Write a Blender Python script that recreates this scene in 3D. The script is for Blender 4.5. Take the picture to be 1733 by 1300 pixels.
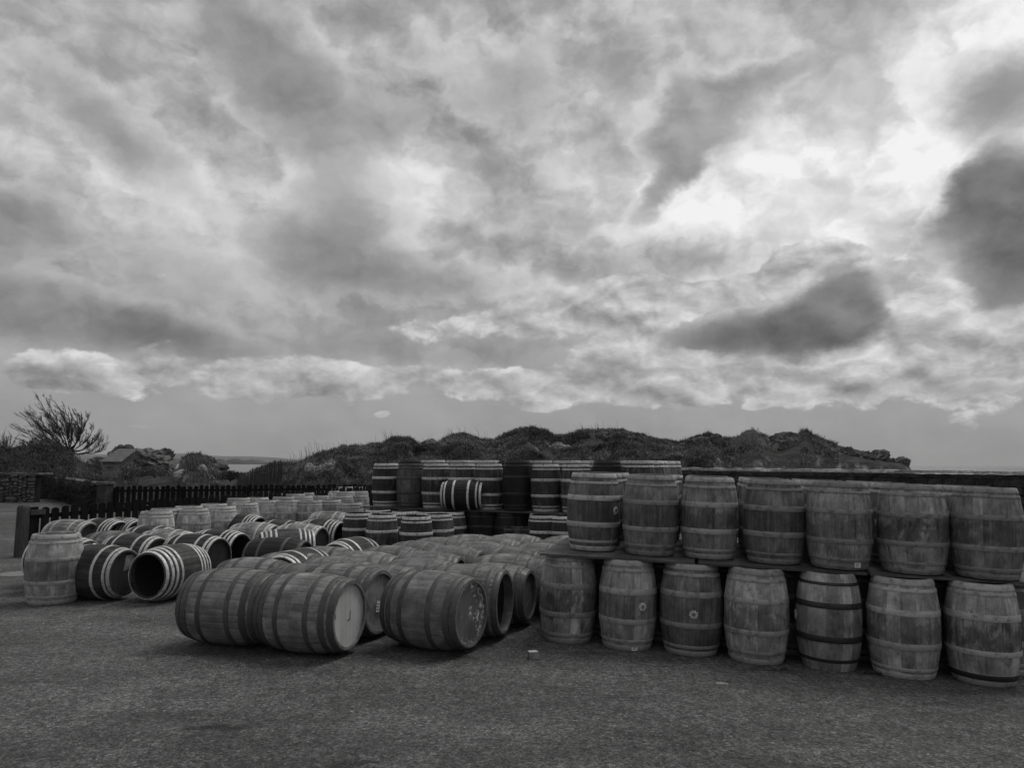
import bpy, math, random
import numpy as np
from mathutils import Vector, Matrix, noise as mnoise
for o in list(bpy.data.objects): bpy.data.objects.remove(o)
S = bpy.context.scene
COL = S.collection
rnd = random.Random(7)
R = math.radians

# ------------------------------------------------------------------ camera
EYE = 1.85; FPX = 1300.; PITCH = math.atan(134.5/FPX); ROLL = math.atan(6/FPX)
cam = bpy.data.cameras.new('camera'); co = bpy.data.objects.new('camera', cam); COL.objects.link(co)
cam.sensor_width = 36; cam.lens = 36*FPX/1733.; cam.clip_end = 20000; cam.clip_start = .05
co.matrix_world = Matrix.Translation((0, 0, EYE)) @ Matrix.Rotation(math.pi/2+PITCH, 4, 'X') @ Matrix.Rotation(ROLL, 4, 'Z')
S.camera = co

def ray(x, y):                       # direction through a point of the photograph (1733 x 1300)
    a = (x-866.5)/FPX; b = -(y-650.)/FPX
    a, b = a*math.cos(ROLL)-b*math.sin(ROLL), a*math.sin(ROLL)+b*math.cos(ROLL)
    return (a, math.cos(PITCH)-b*math.sin(PITCH), math.sin(PITCH)+b*math.cos(PITCH))
def at(x, y, z=0.):                  # point at height z
    d = ray(x, y); t = (z-EYE)/d[2]
    return Vector((d[0]*t, d[1]*t, z))
SLOPE = .028                         # the yard falls gently to the right
def gz(x): return -SLOPE*(min(max(x, .5), 6.)-.5)
def atg(x, y, z=0.):                 # point z above the sloping yard
    P = at(x, y, z)
    for _ in range(6): P = at(x, y, z+gz(P.x))
    return P
def atY(x, y, Y):                    # point at distance Y
    d = ray(x, y); t = Y/d[1]
    return Vector((d[0]*t, Y, EYE+d[2]*t))

# ------------------------------------------------------------------ sky and sun
SUN_AZ, SUN_EL = 46., 58.
S.view_settings.view_transform = 'Standard'; S.view_settings.look = 'None'
S.view_settings.exposure = 0; S.view_settings.gamma = 1; S.view_settings.use_curve_mapping = False
W = bpy.data.worlds.new('World'); S.world = W; W.use_nodes = True

class NT:                            # small node-graph helper
    def __init__(s, nt): s.nt = nt
    def n(s, typ, **kw):
        nd = s.nt.nodes.new(typ)
        for k, v in kw.items(): setattr(nd, k, v)
        return nd
    def put(s, sock, v):
        if v is None: return
        if isinstance(v, bpy.types.NodeSocket): s.nt.links.new(v, sock)
        else:
            if sock.type == 'RGBA' and not hasattr(v, '__len__'): v = (v, v, v, 1)
            elif sock.type == 'RGBA' and len(v) == 3: v = (*v, 1)
            elif sock.type == 'VECTOR' and not hasattr(v, '__len__'): v = (v, v, v)
            sock.default_value = v
    def m(s, op, a, b=None, c=None, clamp=False):
        nd = s.n('ShaderNodeMath', operation=op, use_clamp=clamp)
        for i, v in enumerate((a, b, c)): s.put(nd.inputs[i], v)
        return nd.outputs[0]
    def v(s, op, a, b=None, c=None, scale=None):
        nd = s.n('ShaderNodeVectorMath', operation=op)
        for i, x in enumerate((a, b, c)): s.put(nd.inputs[i], x)
        if scale is not None: s.put(nd.inputs['Scale'], scale)
        return nd.outputs['Value'] if op in ('LENGTH', 'DOT_PRODUCT', 'DISTANCE') else nd.outputs[0]
    def xyz(s, a, b, c):
        nd = s.n('ShaderNodeCombineXYZ')
        for i, x in enumerate((a, b, c)): s.put(nd.inputs[i], x)
        return nd.outputs[0]
    def sep(s, v):
        nd = s.n('ShaderNodeSeparateXYZ'); s.put(nd.inputs[0], v); return nd.outputs
    def noise(s, vec, scale=1., detail=4., rough=.5, lac=2., dist=0., w=None, col=False):
        nd = s.n('ShaderNodeTexNoise', noise_dimensions='4D' if w is not None else '3D')
        s.put(nd.inputs['Vector'], vec); s.put(nd.inputs['Scale'], scale); s.put(nd.inputs['Detail'], detail)
        s.put(nd.inputs['Roughness'], rough); s.put(nd.inputs['Lacunarity'], lac); s.put(nd.inputs['Distortion'], dist)
        if w is not None: s.put(nd.inputs['W'], w)
        return nd.outputs['Color' if col else 'Fac']
    def vor(s, vec, scale=1., feature='F1', rand=1., out='Distance'):
        nd = s.n('ShaderNodeTexVoronoi', feature=feature)
        s.put(nd.inputs['Vector'], vec); s.put(nd.inputs['Scale'], scale); s.put(nd.inputs['Randomness'], rand)
        return nd.outputs[out]
    def ramp(s, x, a, b, lo=0., hi=1., smooth=True):
        nd = s.n('ShaderNodeMapRange', interpolation_type='SMOOTHSTEP' if smooth else 'LINEAR', clamp=True)
        for i, q in enumerate((x, a, b, lo, hi)): s.put(nd.inputs[i], q)
        return nd.outputs[0]
    def mix(s, f, a, b):             # scalar mix
        nd = s.n('ShaderNodeMix', data_type='FLOAT'); s.put(nd.inputs[0], f); s.put(nd.inputs[2], a); s.put(nd.inputs[3], b)
        return nd.outputs[0]

def build_world():
    nt = W.node_tree; nt.nodes.clear(); g = NT(nt)
    out = g.n('ShaderNodeOutputWorld'); bg = g.n('ShaderNodeBackground'); bg.inputs['Strength'].default_value = .1
    nt.links.new(bg.outputs[0], out.inputs[0])
    sky = g.n('ShaderNodeTexSky', sky_type='NISHITA', sun_disc=False, sun_elevation=R(SUN_EL), sun_rotation=R(SUN_AZ), dust_density=2.)
    bw = g.n('ShaderNodeRGBToBW'); nt.links.new(sky.outputs[0], bw.inputs[0])
    d = g.n('ShaderNodeTexCoord').outputs['Generated']
    x, y, z = g.sep(d)
    az = g.m('MULTIPLY', g.m('ARCTAN2', x, y), 57.2958)
    el = g.m('MULTIPLY', g.m('ARCSINE', z), 57.2958)
    P = g.xyz(az, el, 0.)
    amp = g.ramp(el, 2., 26., .35, 1., False)
    w1 = g.v('SUBTRACT', g.noise(g.v('MULTIPLY', P, (.085, .12, 1)), 1., 3., .55, col=True), (.5, .5, .5))
    w2 = g.v('SUBTRACT', g.noise(g.v('MULTIPLY', P, (.30, .40, 1)), 1., 6., .62, col=True), (.5, .5, .5))
    warp = g.v('ADD', g.v('MULTIPLY', w1, (3., 2.6, 0.)), g.v('MULTIPLY', w2, (4.2, 3.8, 0.)))
    Pw = g.v('ADD', P, g.v('SCALE', warp, scale=amp))
    def blob(vec, px, py, sx, sy, rot, val, prev):
        dd = ray(px, py); l = math.sqrt(sum(k*k for k in dd))
        a0 = math.degrees(math.atan2(dd[0], dd[1])); e0 = math.degrees(math.asin(dd[2]/l))
        mp = g.n('ShaderNodeMapping', vector_type='TEXTURE')
        mp.inputs['Location'].default_value = (a0, e0, 0); mp.inputs['Rotation'].default_value = (0, 0, R(-rot))
        mp.inputs['Scale'].default_value = (sx/21., sy/21., 1)
        g.put(mp.inputs['Vector'], vec)
        f = g.ramp(g.v('LENGTH', mp.outputs[0]), 0., 1.55, 1., 0.)
        return g.m('MULTIPLY_ADD', f, val, prev)
    G = g.ramp(el, -1., 13., .585, .65)
    for b in BLOBS: G = blob(Pw, *b, G)
    # billowing structure, relief lit from the upper right
    hi = g.ramp(el, 4., 14.)
    Pd = g.v('ADD', g.v('MULTIPLY', P, (.10, .135, 1)), g.v('MULTIPLY', w2, (.30, .30, 0)))
    d1 = g.noise(Pd, 1., 10., .555); d2 = g.noise(g.v('ADD', Pd, (.075, .12, 0)), 1., 10., .555)
    rel = g.m('SUBTRACT', d1, d2)
    tex = g.m('MULTIPLY_ADD', rel, .62, g.m('MULTIPLY', g.m('SUBTRACT', g.ramp(d1, .32, .68), .5), .19))
    G = g.m('MULTIPLY_ADD', tex, g.m('MULTIPLY_ADD', hi, .8, .2), G)
    # low cumulus band over the horizon
    prof = 0.
    for b in BAND: prof = blob(g.v('MULTIPLY_ADD', w1, (2., .6, 0), P), *b, prof)
    Pc = g.v('ADD', g.v('MULTIPLY', P, (.17, .27, 1)), g.v('MULTIPLY', w2, (.35, .3, 0)))
    k1 = g.noise(Pc, 1., 8., .55); k2 = g.noise(g.v('ADD', Pc, (.06, .19, 0)), 1., 8., .55)
    den = g.m('ADD', prof, g.m('MULTIPLY', g.m('SUBTRACT', k1, .5), 2.5))
    mask = g.ramp(den, .40, .60)
    mask = g.m('MULTIPLY', mask, g.ramp(el, 1.0, 4.8, .35, 1.))
    lit = g.m('MULTIPLY_ADD', g.m('SUBTRACT', k1, k2), 1.4, .70)
    lit = g.m('ADD', lit, g.ramp(az, -30., 35., -.01, .05, False))
    lit = g.m('ADD', lit, g.ramp(den, .7, 1.4, 0., -.06))
    lit = g.m('MINIMUM', lit, .9)
    G = g.mix(g.m('MULTIPLY', mask, .85), G, lit)
    # ragged grey clouds in front of the bright deck
    for lst, lo, wd, tone in ((SOFTCLOUD, .30, 1.2, .55), (MIDCLOUD, .40, 1.15, .485), (DARKCLOUD, .38, 1.25, .37)):
        D = 0.
        for b in lst: D = blob(Pw, *b, D)
        Dn = g.m('MULTIPLY_ADD', g.m('SUBTRACT', d1, .5), 2.5, D)
        mk = g.ramp(Dn, lo-.2, lo-.2+wd)
        rim = g.m('MULTIPLY', g.ramp(Dn, lo-.32, lo-.02), g.m('SUBTRACT', 1., mk))
        rim = g.m('MULTIPLY', rim, g.ramp(D, .05, .3))
        shade = g.m('MULTIPLY_ADD', tex, .75, tone)
        G = g.m('MULTIPLY_ADD', rim, .055, G)
        G = g.mix(g.m('MULTIPLY', mk, .96), G, shade)
    G = g.m('MINIMUM', g.m('MAXIMUM', G, .30), .97)
    L = g.m('POWER', G, 2.2)
    L = g.m('MULTIPLY', L, 10.)
    L = g.mix(.93, g.m('MINIMUM', bw.outputs[0], 6.), L)
    L = g.mix(g.ramp(el, -3., -.3), 1., L)
    nt.links.new(L, bg.inputs['Color'])

BLOBS = [  # broad masses of the deck: place, half sizes, tilt, brightness
    (330, 305, 420, 85, 8, .16), (150, 190, 220, 70, 20, -.03), (180, 60, 170, 80, 0, .05), (690, 310, 120, 95, 0, .15), (640, 450, 60, 60, 0, .06),
    (250, 575, 200, 30, 8, -.05), (30, 450, 160, 100, 0, -.05), (980, 60, 300, 90, 0, .06), (1060, 250, 130, 120, 0, .06),
    (1380, 270, 390, 170, -12, .20), (1310, 335, 330, 80, -6, .12), (1545, 285, 200, 45, -45, .10), (1720, 20, 200, 110, 0, .22),
    (1230, 478, 220, 24, -5, .12), (1565, 480, 55, 75, 10, .10), (1050, 505, 180, 45, 0, .11), (1400, 428, 95, 26, 0, .17), (1120, 435, 260, 34, 0, -.13), (1500, 590, 110, 40, -30, .08),
    (1650, 520, 110, 50, -20, .10), (850, 590, 260, 30, 0, -.03), (350, 470, 180, 60, 0, -.02), (560, 590, 260, 24, 0, -.05)]
MIDCLOUD = [(545, 425, 140, 95, 0, 1.05), (470, 120, 270, 85, 40, .92), (200, 225, 170, 52, 30, .85), (730, 475, 130, 45, 0, .75), (880, 130, 150, 100, 0, .58), (680, 190, 70, 50, 0, .66),
            (60, 530, 260, 52, 8, 1.1), (30, 365, 100, 60, 0, .9), (290, 565, 170, 30, 8, .6), (1670, 160, 100, 95, 0, 1.0), (1500, 130, 60, 40, -30, .3),
            (1000, 440, 120, 30, 0, .5), (1640, 655, 200, 14, 3, .5), (780, 610, 70, 22, 0, .55), (1410, 628, 90, 16, -12, .55)]
SOFTCLOUD = [(1130, 245, 60, 60, 30, 1.0), (1175, 175, 55, 58, 0, 1.1), (1320, 122, 100, 32, -5, .8), (1250, 190, 60, 60, 0, .7), (1115, 330, 80, 26, -42, .85), (1480, 290, 50, 20, -20, .5), (1380, 190, 60, 30, 0, .45)]
DARKCLOUD = [(1850, 330, 130, 80, -15, .7), (1960, 450, 130, 60, 10, .8), (1715, 385, 92, 108, 25, 1.15), (1620, 335, 90, 30, -48, .62), (1290, 572, 205, 40, -2, 1.35), (1420, 515, 92, 54, -28, 1.4), (1695, 500, 60, 40, 0, .5)]
BAND = [(430, 640, 380, 38, 0, 1.05), (80, 643, 55, 17, 0, .9), (930, 650, 230, 30, 0, .66), (1080, 620, 160, 54, 0, .78),
        (1300, 640, 330, 44, -3, 1.0), (1640, 595, 230, 80, -6, 1.1), (648, 702, 15, 6, 5, .62), (660, 698, 12, 6, 0, .5), (1278, 689, 16, 6, 0, .6), (1292, 687, 12, 5, 0, .5),
        (250, 722, 30, 5, 4, .45), (420, 730, 25, 4, -3, .42), (905, 690, 40, 10, 0, .6), (760, 560, 160, 30, 0, .35), (1000, 545, 220, 40, 0, .6), (1235, 492, 120, 30, -5, 1.25), (1060, 502, 120, 40, 0, 1.2), (1400, 440, 80, 32, 0, 1.25), (900, 520, 120, 36, 0, .65), (1600, 470, 60, 90, 15, .55)]
build_world()

sl = bpy.data.lights.new('sun', 'SUN'); sl.energy = 1.5; sl.angle = R(26); sl.color = (1, .985, .965)
so = bpy.data.objects.new('sun', sl); COL.objects.link(so)
sd = Vector((math.sin(R(SUN_AZ))*math.cos(R(SUN_EL)), math.cos(R(SUN_AZ))*math.cos(R(SUN_EL)), math.sin(R(SUN_EL))))
so.rotation_euler = sd.to_track_quat('Z', 'Y').to_euler()
# ------------------------------------------------------------------ objects: helpers
class MB:
    def __init__(s): s.v = []; s.f = []; s.mi = []
    def quad(s, *p, m=0):
        b = len(s.v); s.v += [tuple(q) for q in p]; s.f.append(tuple(range(b, b+len(p)))); s.mi.append(m)
    def box(s, a, b, M=None, m=0):
        (x0, y0, z0), (x1, y1, z1) = a, b
        c = [Vector(q) for q in ((x0,y0,z0),(x1,y0,z0),(x1,y1,z0),(x0,y1,z0),(x0,y0,z1),(x1,y0,z1),(x1,y1,z1),(x0,y1,z1))]
        if M is not None: c = [M @ q for q in c]
        n = len(s.v); s.v += [tuple(q) for q in c]
        s.f += [tuple(n+i for i in t) for t in ((3,2,1,0),(4,5,6,7),(0,1,5,4),(1,2,6,5),(2,3,7,6),(3,0,4,7))]; s.mi += [m]*6
    def grid(s, rows, closed=False, m=0):       # rows of equal length -> quads
        n = len(s.v); k = len(rows[0])
        for r in rows: s.v += [tuple(q) for q in r]
        for i in range(len(rows)-1):
            for j in range(k if closed else k-1):
                j2 = (j+1) % k
                s.f.append((n+i*k+j, n+i*k+j2, n+(i+1)*k+j2, n+(i+1)*k+j)); s.mi.append(m)
    def tube(s, pts, rads, seg=6, cap=True):
        rows = []
        for i, p in enumerate(pts):
            p = Vector(p); t = (Vector(pts[min(i+1, len(pts)-1)])-Vector(pts[max(i-1, 0)])).normalized()
            a = t.orthogonal().normalized(); b = t.cross(a)
            rows.append([p+(a*math.cos(2*math.pi*k/seg)+b*math.sin(2*math.pi*k/seg))*rads[i] for k in range(seg)])
        # keep the rings aligned
        s.grid(rows, True)
        if cap:
            n = len(s.v); s.f.append(tuple(range(n-seg, n))); s.mi.append(0)
    def mesh(s, name, smooth=False, ang=None):
        me = bpy.data.meshes.new(name); me.from_pydata(s.v, [], s.f)
        if any(s.mi): me.polygons.foreach_set('material_index', s.mi)
        me.update()
        if smooth:
            me.polygons.foreach_set('use_smooth', [True]*len(me.polygons))
            if ang: me.set_sharp_from_angle(angle=R(ang))
        return me
def link(name, me, mat=None, parent=None, M=None):
    o = bpy.data.objects.new(name, me); COL.objects.link(o)
    if mat is not None and len(me.materials) == 0: me.materials.append(mat)
    if parent: o.parent = parent
    if M is not None: o.matrix_local = M
    return o
def tag(o, label, cat=None, group=None, kind=None):
    o['label'] = label
    if cat: o['category'] = cat
    if group: o['group'] = group
    if kind: o['kind'] = kind
    return o
def struct(name, me, mat, kind='structure', label=None):
    o = link(name, me, mat); o['kind'] = kind
    if label: o['label'] = label
    return o
def empty(name, loc):
    o = bpy.data.objects.new(name, None); COL.objects.link(o); o.location = loc; o.empty_display_size = .1; return o

# ------------------------------------------------------------------ materials
def material(name):
    m = bpy.data.materials.new(name); m.use_nodes = True; nt = m.node_tree
    b = nt.nodes['Principled BSDF']; return m, NT(nt), b
def finish(g, b, col, rough=.8, bump=None, bs=.3, dist=.01, spec=.3):
    nd = g.n('ShaderNodeCombineColor')
    for i in range(3): g.put(nd.inputs[i], col)
    g.put(b.inputs['Base Color'], nd.outputs[0]); g.put(b.inputs['Roughness'], rough)
    b.inputs['Specular IOR Level'].default_value = spec
    if bump is not None:
        bp = g.n('ShaderNodeBump'); bp.inputs['Strength'].default_value = bs; bp.inputs['Distance'].default_value = dist
        g.put(bp.inputs['Height'], bump); g.put(b.inputs['Normal'], bp.outputs[0])

def wood_mat(name, col, n=24, var=.22, stain=.5, band=0., patch=.0, rough=.75, streak=.35):
    m, g, b = material(name)
    ob = g.n('ShaderNodeTexCoord').outputs['Object']; oi = g.n('ShaderNodeObjectInfo'); rr = oi.outputs['Random']
    geo = g.n('ShaderNodeNewGeometry').outputs['Position']
    cc = g.sep(oi.outputs['Color']); tone = cc[0]
    x, y, z = g.sep(ob)
    ang = g.n('ShaderNodeAttribute', attribute_name='sid').outputs['Fac']
    sid = g.m('MULTIPLY_ADD', rr, 937.3, ang)
    wn = g.n('ShaderNodeTexWhiteNoise', noise_dimensions='1D'); g.put(wn.inputs['W'], sid)
    sv = g.ramp(wn.outputs['Value'], 0., 1., 1-var, 1+var, False)
    w2 = g.n('ShaderNodeTexWhiteNoise', noise_dimensions='2D')
    g.put(w2.inputs['Vector'], g.xyz(sid, g.m('FLOOR', g.m('MULTIPLY', z, 7.3)), 0.))
    pv = g.ramp(w2.outputs['Value'], .86, .97, 1., 1.+patch)
    off = g.m('MULTIPLY', sid, 1.37)
    grain = g.noise(g.v('MULTIPLY', ob, (55., 55., 3.)), 1., 5., .6, w=off)
    drip = g.noise(g.v('MULTIPLY', ob, (26., 26., 1.6)), 1., 4., .6, w=off)
    blot = g.noise(geo, 5.5, 6., .62)
    fine = g.noise(geo, 38., 4., .6)
    t = g.m('MULTIPLY', g.m('MULTIPLY', sv, pv), tone)
    t = g.m('MULTIPLY', t, g.ramp(grain, .25, .75, .80, 1.18))
    t = g.m('MULTIPLY', t, g.ramp(drip, .35, .7, 1+streak*.5, 1-streak))
    t = g.m('MULTIPLY', t, g.ramp(blot, .3, .7, .66, 1.32))
    t = g.m('MULTIPLY', t, g.ramp(fine, .3, .7, .90, 1.10))
    # damp middle and foot of the cask: parts between the hoops weather differently
    zw = g.m('MULTIPLY_ADD', g.m('SUBTRACT', blot, .5), .05, z)
    za = g.m('ABSOLUTE', zw)
    t = g.m('MULTIPLY', t, g.mix(g.ramp(za, .135, .165), cc[1], 1.))
    t = g.m('MULTIPLY', t, g.mix(g.ramp(zw, -.165, -.135), cc[2], 1.))
    # spilled-wine and damp staining round the bilge, ragged and running along the staves
    zz = g.m('ADD', z, .03)
    bell = g.m('POWER', 2.718, g.m('MULTIPLY', g.m('MULTIPLY', zz, zz), -46.))
    st = g.noise(g.v('ADD', geo, g.v('SCALE', g.xyz(0, 0, g.m('SUBTRACT', drip, .5)), scale=.30)), 9., 6., .68)
    sm = g.ramp(g.m('MULTIPLY_ADD', bell, band, st), .57, .72)
    t = g.m('MULTIPLY', t, g.mix(g.m('MULTIPLY', sm, g.m('MULTIPLY', oi.outputs['Alpha'], stain)), 1., .24))
    finish(g, b, g.m('MULTIPLY', t, col), rough, g.m('ADD', g.m('MULTIPLY', grain, .6), g.m('MULTIPLY', fine, .4)), .35, .006, .25)
    return m

def hoop_mat(name, col, rust=.5, rough=.55, metal=.0, dark=.35, sc=14.):
    m, g, b = material(name)
    oi = g.n('ShaderNodeObjectInfo'); tone = g.sep(oi.outputs['Color'])[0]
    ob = g.n('ShaderNodeNewGeometry').outputs['Position']
    a = g.noise(ob, sc, 6., .65); f = g.noise(ob, sc*6, 3., .6)
    r1 = g.ramp(a, .48, .66, 1., 1-rust*(1-dark))
    v = g.ramp(oi.outputs['Random'], 0., 1., .82, 1.15, False)
    t = g.m('MULTIPLY', g.m('MULTIPLY', r1, v), g.m('MULTIPLY', tone, g.ramp(f, .3, .7, .85, 1.12)))
    finish(g, b, g.m('MULTIPLY', t, col), g.ramp(a, .4, .7, rough-.1, rough+.25), f, .15, .002, .5)
    b.inputs['Metallic'].default_value = metal
    return m

def head_mat(name, col, stain=.4, flakes=0., grad=0.):
    m, g, b = material(name)
    tc = g.n('ShaderNodeTexCoord').outputs['Object']; oi = g.n('ShaderNodeObjectInfo'); tone = g.sep(oi.outputs['Color'])[0]
    x, y, z = g.sep(tc)
    rr = oi.outputs['Random']
    pid = g.m('FLOOR', g.m('MULTIPLY_ADD', x, 10.5, .5))
    wn = g.n('ShaderNodeTexWhiteNoise', noise_dimensions='1D'); g.put(wn.inputs['W'], g.m('MULTIPLY_ADD', rr, 331., pid))
    gr = g.noise(g.v('MULTIPLY', tc, (45., 3., 45.)), 1., 4., .6, w=g.m('MULTIPLY', rr, 60.))
    bl = g.noise(tc, 4.2, 5., .6, w=g.m('MULTIPLY', rr, 60.)); f = g.noise(tc, 26., 4., .7, w=g.m('MULTIPLY', rr, 20.))
    t = g.m('MULTIPLY', g.ramp(gr, .25, .75, .86, 1.1), g.ramp(wn.outputs['Value'], 0, 1, .93, 1.06, False))
    t = g.m('MULTIPLY', t, g.ramp(bl, .42, .70, 1., 1-stain))
    t = g.m('MULTIPLY', g.m('MULTIPLY', t, tone), col)
    if flakes:
        fl = g.m('MULTIPLY', g.ramp(g.noise(tc, 5.5, 2., .5, w=3.3), .47, .56), g.ramp(g.noise(tc, 24., 5., .72, w=7.7), .50, .56))
        t = g.mix(fl, t, flakes)
    finish(g, b, t, .7, g.m('ADD', gr, f), .25, .004, .3)
    return m

def plain_mat(name, col, rough=.8, sc=12., amt=.25, det=5., bump=.3, bd=.01, stretch=(1, 1, 1), spec=.3, rand=.15):
    m, g, b = material(name)
    ob = g.n('ShaderNodeNewGeometry').outputs['Position']; oi = g.n('ShaderNodeObjectInfo')
    p = g.v('MULTIPLY', ob, stretch)
    n = g.noise(p, sc, det, .62); n2 = g.noise(p, sc*5., 3., .6)
    t = g.m('MULTIPLY', g.ramp(n, .28, .72, 1-amt, 1+amt), g.ramp(n2, .3, .7, 1-amt*.5, 1+amt*.5))
    t = g.m('MULTIPLY', t, g.ramp(oi.outputs['Random'], 0, 1, 1-rand, 1+rand, False))
    finish(g, b, g.m('MULTIPLY', t, col), rough, g.m('ADD', n, g.m('MULTIPLY', n2, .4)), bump, bd, spec)
    return m

def stone_mat(name, col, lichen=.3, lc=.42, sc=3.):
    m, g, b = material(name)
    ob = g.n('ShaderNodeNewGeometry').outputs['Position']; oi = g.n('ShaderNodeObjectInfo')
    n = g.noise(ob, sc, 7., .65); f = g.noise(ob, sc*7, 4., .65); l = g.noise(ob, sc*2.3, 5., .7)
    c = g.vor(ob, sc*1.3, 'DISTANCE_TO_EDGE')
    t = g.m('MULTIPLY', g.ramp(n, .3, .7, .55, 1.4), g.ramp(f, .3, .7, .75, 1.25))
    t = g.m('MULTIPLY', g.m('MULTIPLY', t, col), g.ramp(oi.outputs['Random'], 0, 1, .7, 1.35, False))
    t = g.mix(g.m('MULTIPLY', g.ramp(l, .56, .68), lichen), t, lc)
    finish(g, b, t, .9, g.m('ADD', g.m('MULTIPLY', n, 2.), g.m('ADD', f, g.ramp(c, 0, .05, -.6, 0))), .7, .06, .2)
    return m

M = {}
M['pale'] = wood_mat('pale_oak', .31, var=.17, stain=.82, band=.24, streak=.30)
M['mid'] = wood_mat('weathered_oak', .20, var=.2, stain=.7, band=.16, streak=.35)
M['hog'] = wood_mat('grey_oak', .185, n=28, var=.05, stain=.6, band=.0, patch=.35, streak=.12)
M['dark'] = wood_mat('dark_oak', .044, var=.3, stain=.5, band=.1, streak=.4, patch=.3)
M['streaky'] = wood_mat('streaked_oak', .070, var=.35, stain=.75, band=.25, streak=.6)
M['black'] = wood_mat('blackened_oak', .012, var=.2, stain=.3, streak=.2, rough=.6)
M['char'] = plain_mat('charred_oak', .03, .9, 20, .3)
M['end'] = wood_mat('stave_ends', .16, var=.3, stain=.3)
M['hoop_grey'] = hoop_mat('grey_steel', .31, .65, .55, .1)
M['hoop_dark'] = hoop_mat('dark_steel', .068, .4, .55, .1, .5)
M['hoop_white'] = hoop_mat('galvanised_steel', .58, .7, .5, .12, .25, 22.)
M['hoop_black'] = hoop_mat('black_steel', .02, .3, .5)
M['head_pale'] = head_mat('painted_head', .52, .14)
M['head_stained'] = head_mat('stained_head', .30, .7)
M['head_flaked'] = head_mat('flaking_head', .15, .35, .62)
M['head_grey'] = head_mat('plain_head', .17, .35)
M['head_dark'] = head_mat('dark_head', .03, .4)
M['label'] = plain_mat('paper_label', .75, .6, 30, .08, bump=0)
M['ink'] = plain_mat('ink', .02, .6, 30, .1, bump=0)
M['bungplate'] = plain_mat('pale_residue', .5, .7, 60, .35)
M['board'] = plain_mat('weathered_board', .075, .75, 3., .35, stretch=(1, 1, 1))

# ------------------------------------------------------------------ casks
class Spec:
    def __init__(s, H, rb, rh, n=24): s.H = H; s.rb = rb; s.rh = rh; s.n = n
    def r(s, z): t = 2*z/s.H; return s.rb-(s.rb-s.rh)*(.72*t*t+.28*t**4)
TH = .027
CACHE = {}
def cached(key, fn):
    if key not in CACHE: CACHE[key] = fn()
    return CACHE[key]
def stave_rows(sp, a0, nz, gap=.0005, ed=.0009, w=None):
    w = w or math.pi/sp.n; rows = []
    for i in range(nz+1):
        z = -sp.H/2+sp.H*i/nz; r = sp.r(z); e = .004 if i in (0, nz) else 0
        row = []
        for a, dr in ((-w, -ed-e), (-w*.93, -e), (0, .0012-e), (w*.93, -e), (w, -ed-e)):
            rr = r*(math.cos(w) if False else 1)+dr
            aa = a*(1-gap/(w*r)/2) if abs(a) == w else a
            row.append((rr*math.cos(a0+aa), rr*math.sin(a0+aa), z))
        for a in (w, -w):
            rr = r-TH; row.append((rr*math.cos(a0+a), rr*math.sin(a0+a), z))
        rows.append(row)
    return rows
def stave_mesh(sp):
    b = MB(); rows = stave_rows(sp, 0, 8); b.grid([r[:5] for r in rows])
    for i in range(8):
        r, s = rows[i], rows[i+1]
        b.quad(r[4], r[5], s[5], s[4]); b.quad(r[5], r[6], s[6], s[5], m=0 if i in (0, 7) else 1); b.quad(r[6], r[0], s[0], s[6])
    b.quad(*reversed(rows[0])); b.quad(*rows[-1])
    return b.mesh('stave', True, 40)
def stave_widths(sp, q):             # half angles, uneven like real staves
    w = [q.uniform(.62, 1.38) for _ in range(sp.n)]; s = math.pi/sum(w)
    return [x*s for x in w]
def body_mesh(sp):
    b = MB(); nz = 8
    ws = stave_widths(sp, random.Random(5)); th = 0.; sid = []
    for k in range(sp.n):
        rows = stave_rows(sp, th+ws[k], nz, w=ws[k]); th += 2*ws[k]; n0 = len(b.f)
        b.grid([[q for q in r[:5]] for r in rows])
        for rw, s in ((rows[0], -1), (rows[-1], 1)):
            q = list(rw); b.quad(*(q if s > 0 else q[::-1]))
        sid += [k*1.37+.1]*(len(b.f)-n0)
    inn = []
    for i in range(nz+1):
        z = -sp.H/2+sp.H*i/nz
        inn.append([((sp.r(z)-TH)*math.cos(-2*math.pi*(k+.5)/sp.n), (sp.r(z)-TH)*math.sin(-2*math.pi*(k+.5)/sp.n), z) for k in range(sp.n)])
    b.grid(inn[:2], True, 0); b.grid(inn[1:-1], True, 1); b.grid(inn[-2:], True, 0); sid += [0.]*(len(b.f)-len(sid))
    me = b.mesh('cask_body', True, 35); me.attributes.new('sid', 'FLOAT', 'FACE').data.foreach_set('value', sid)
    return me
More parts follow.
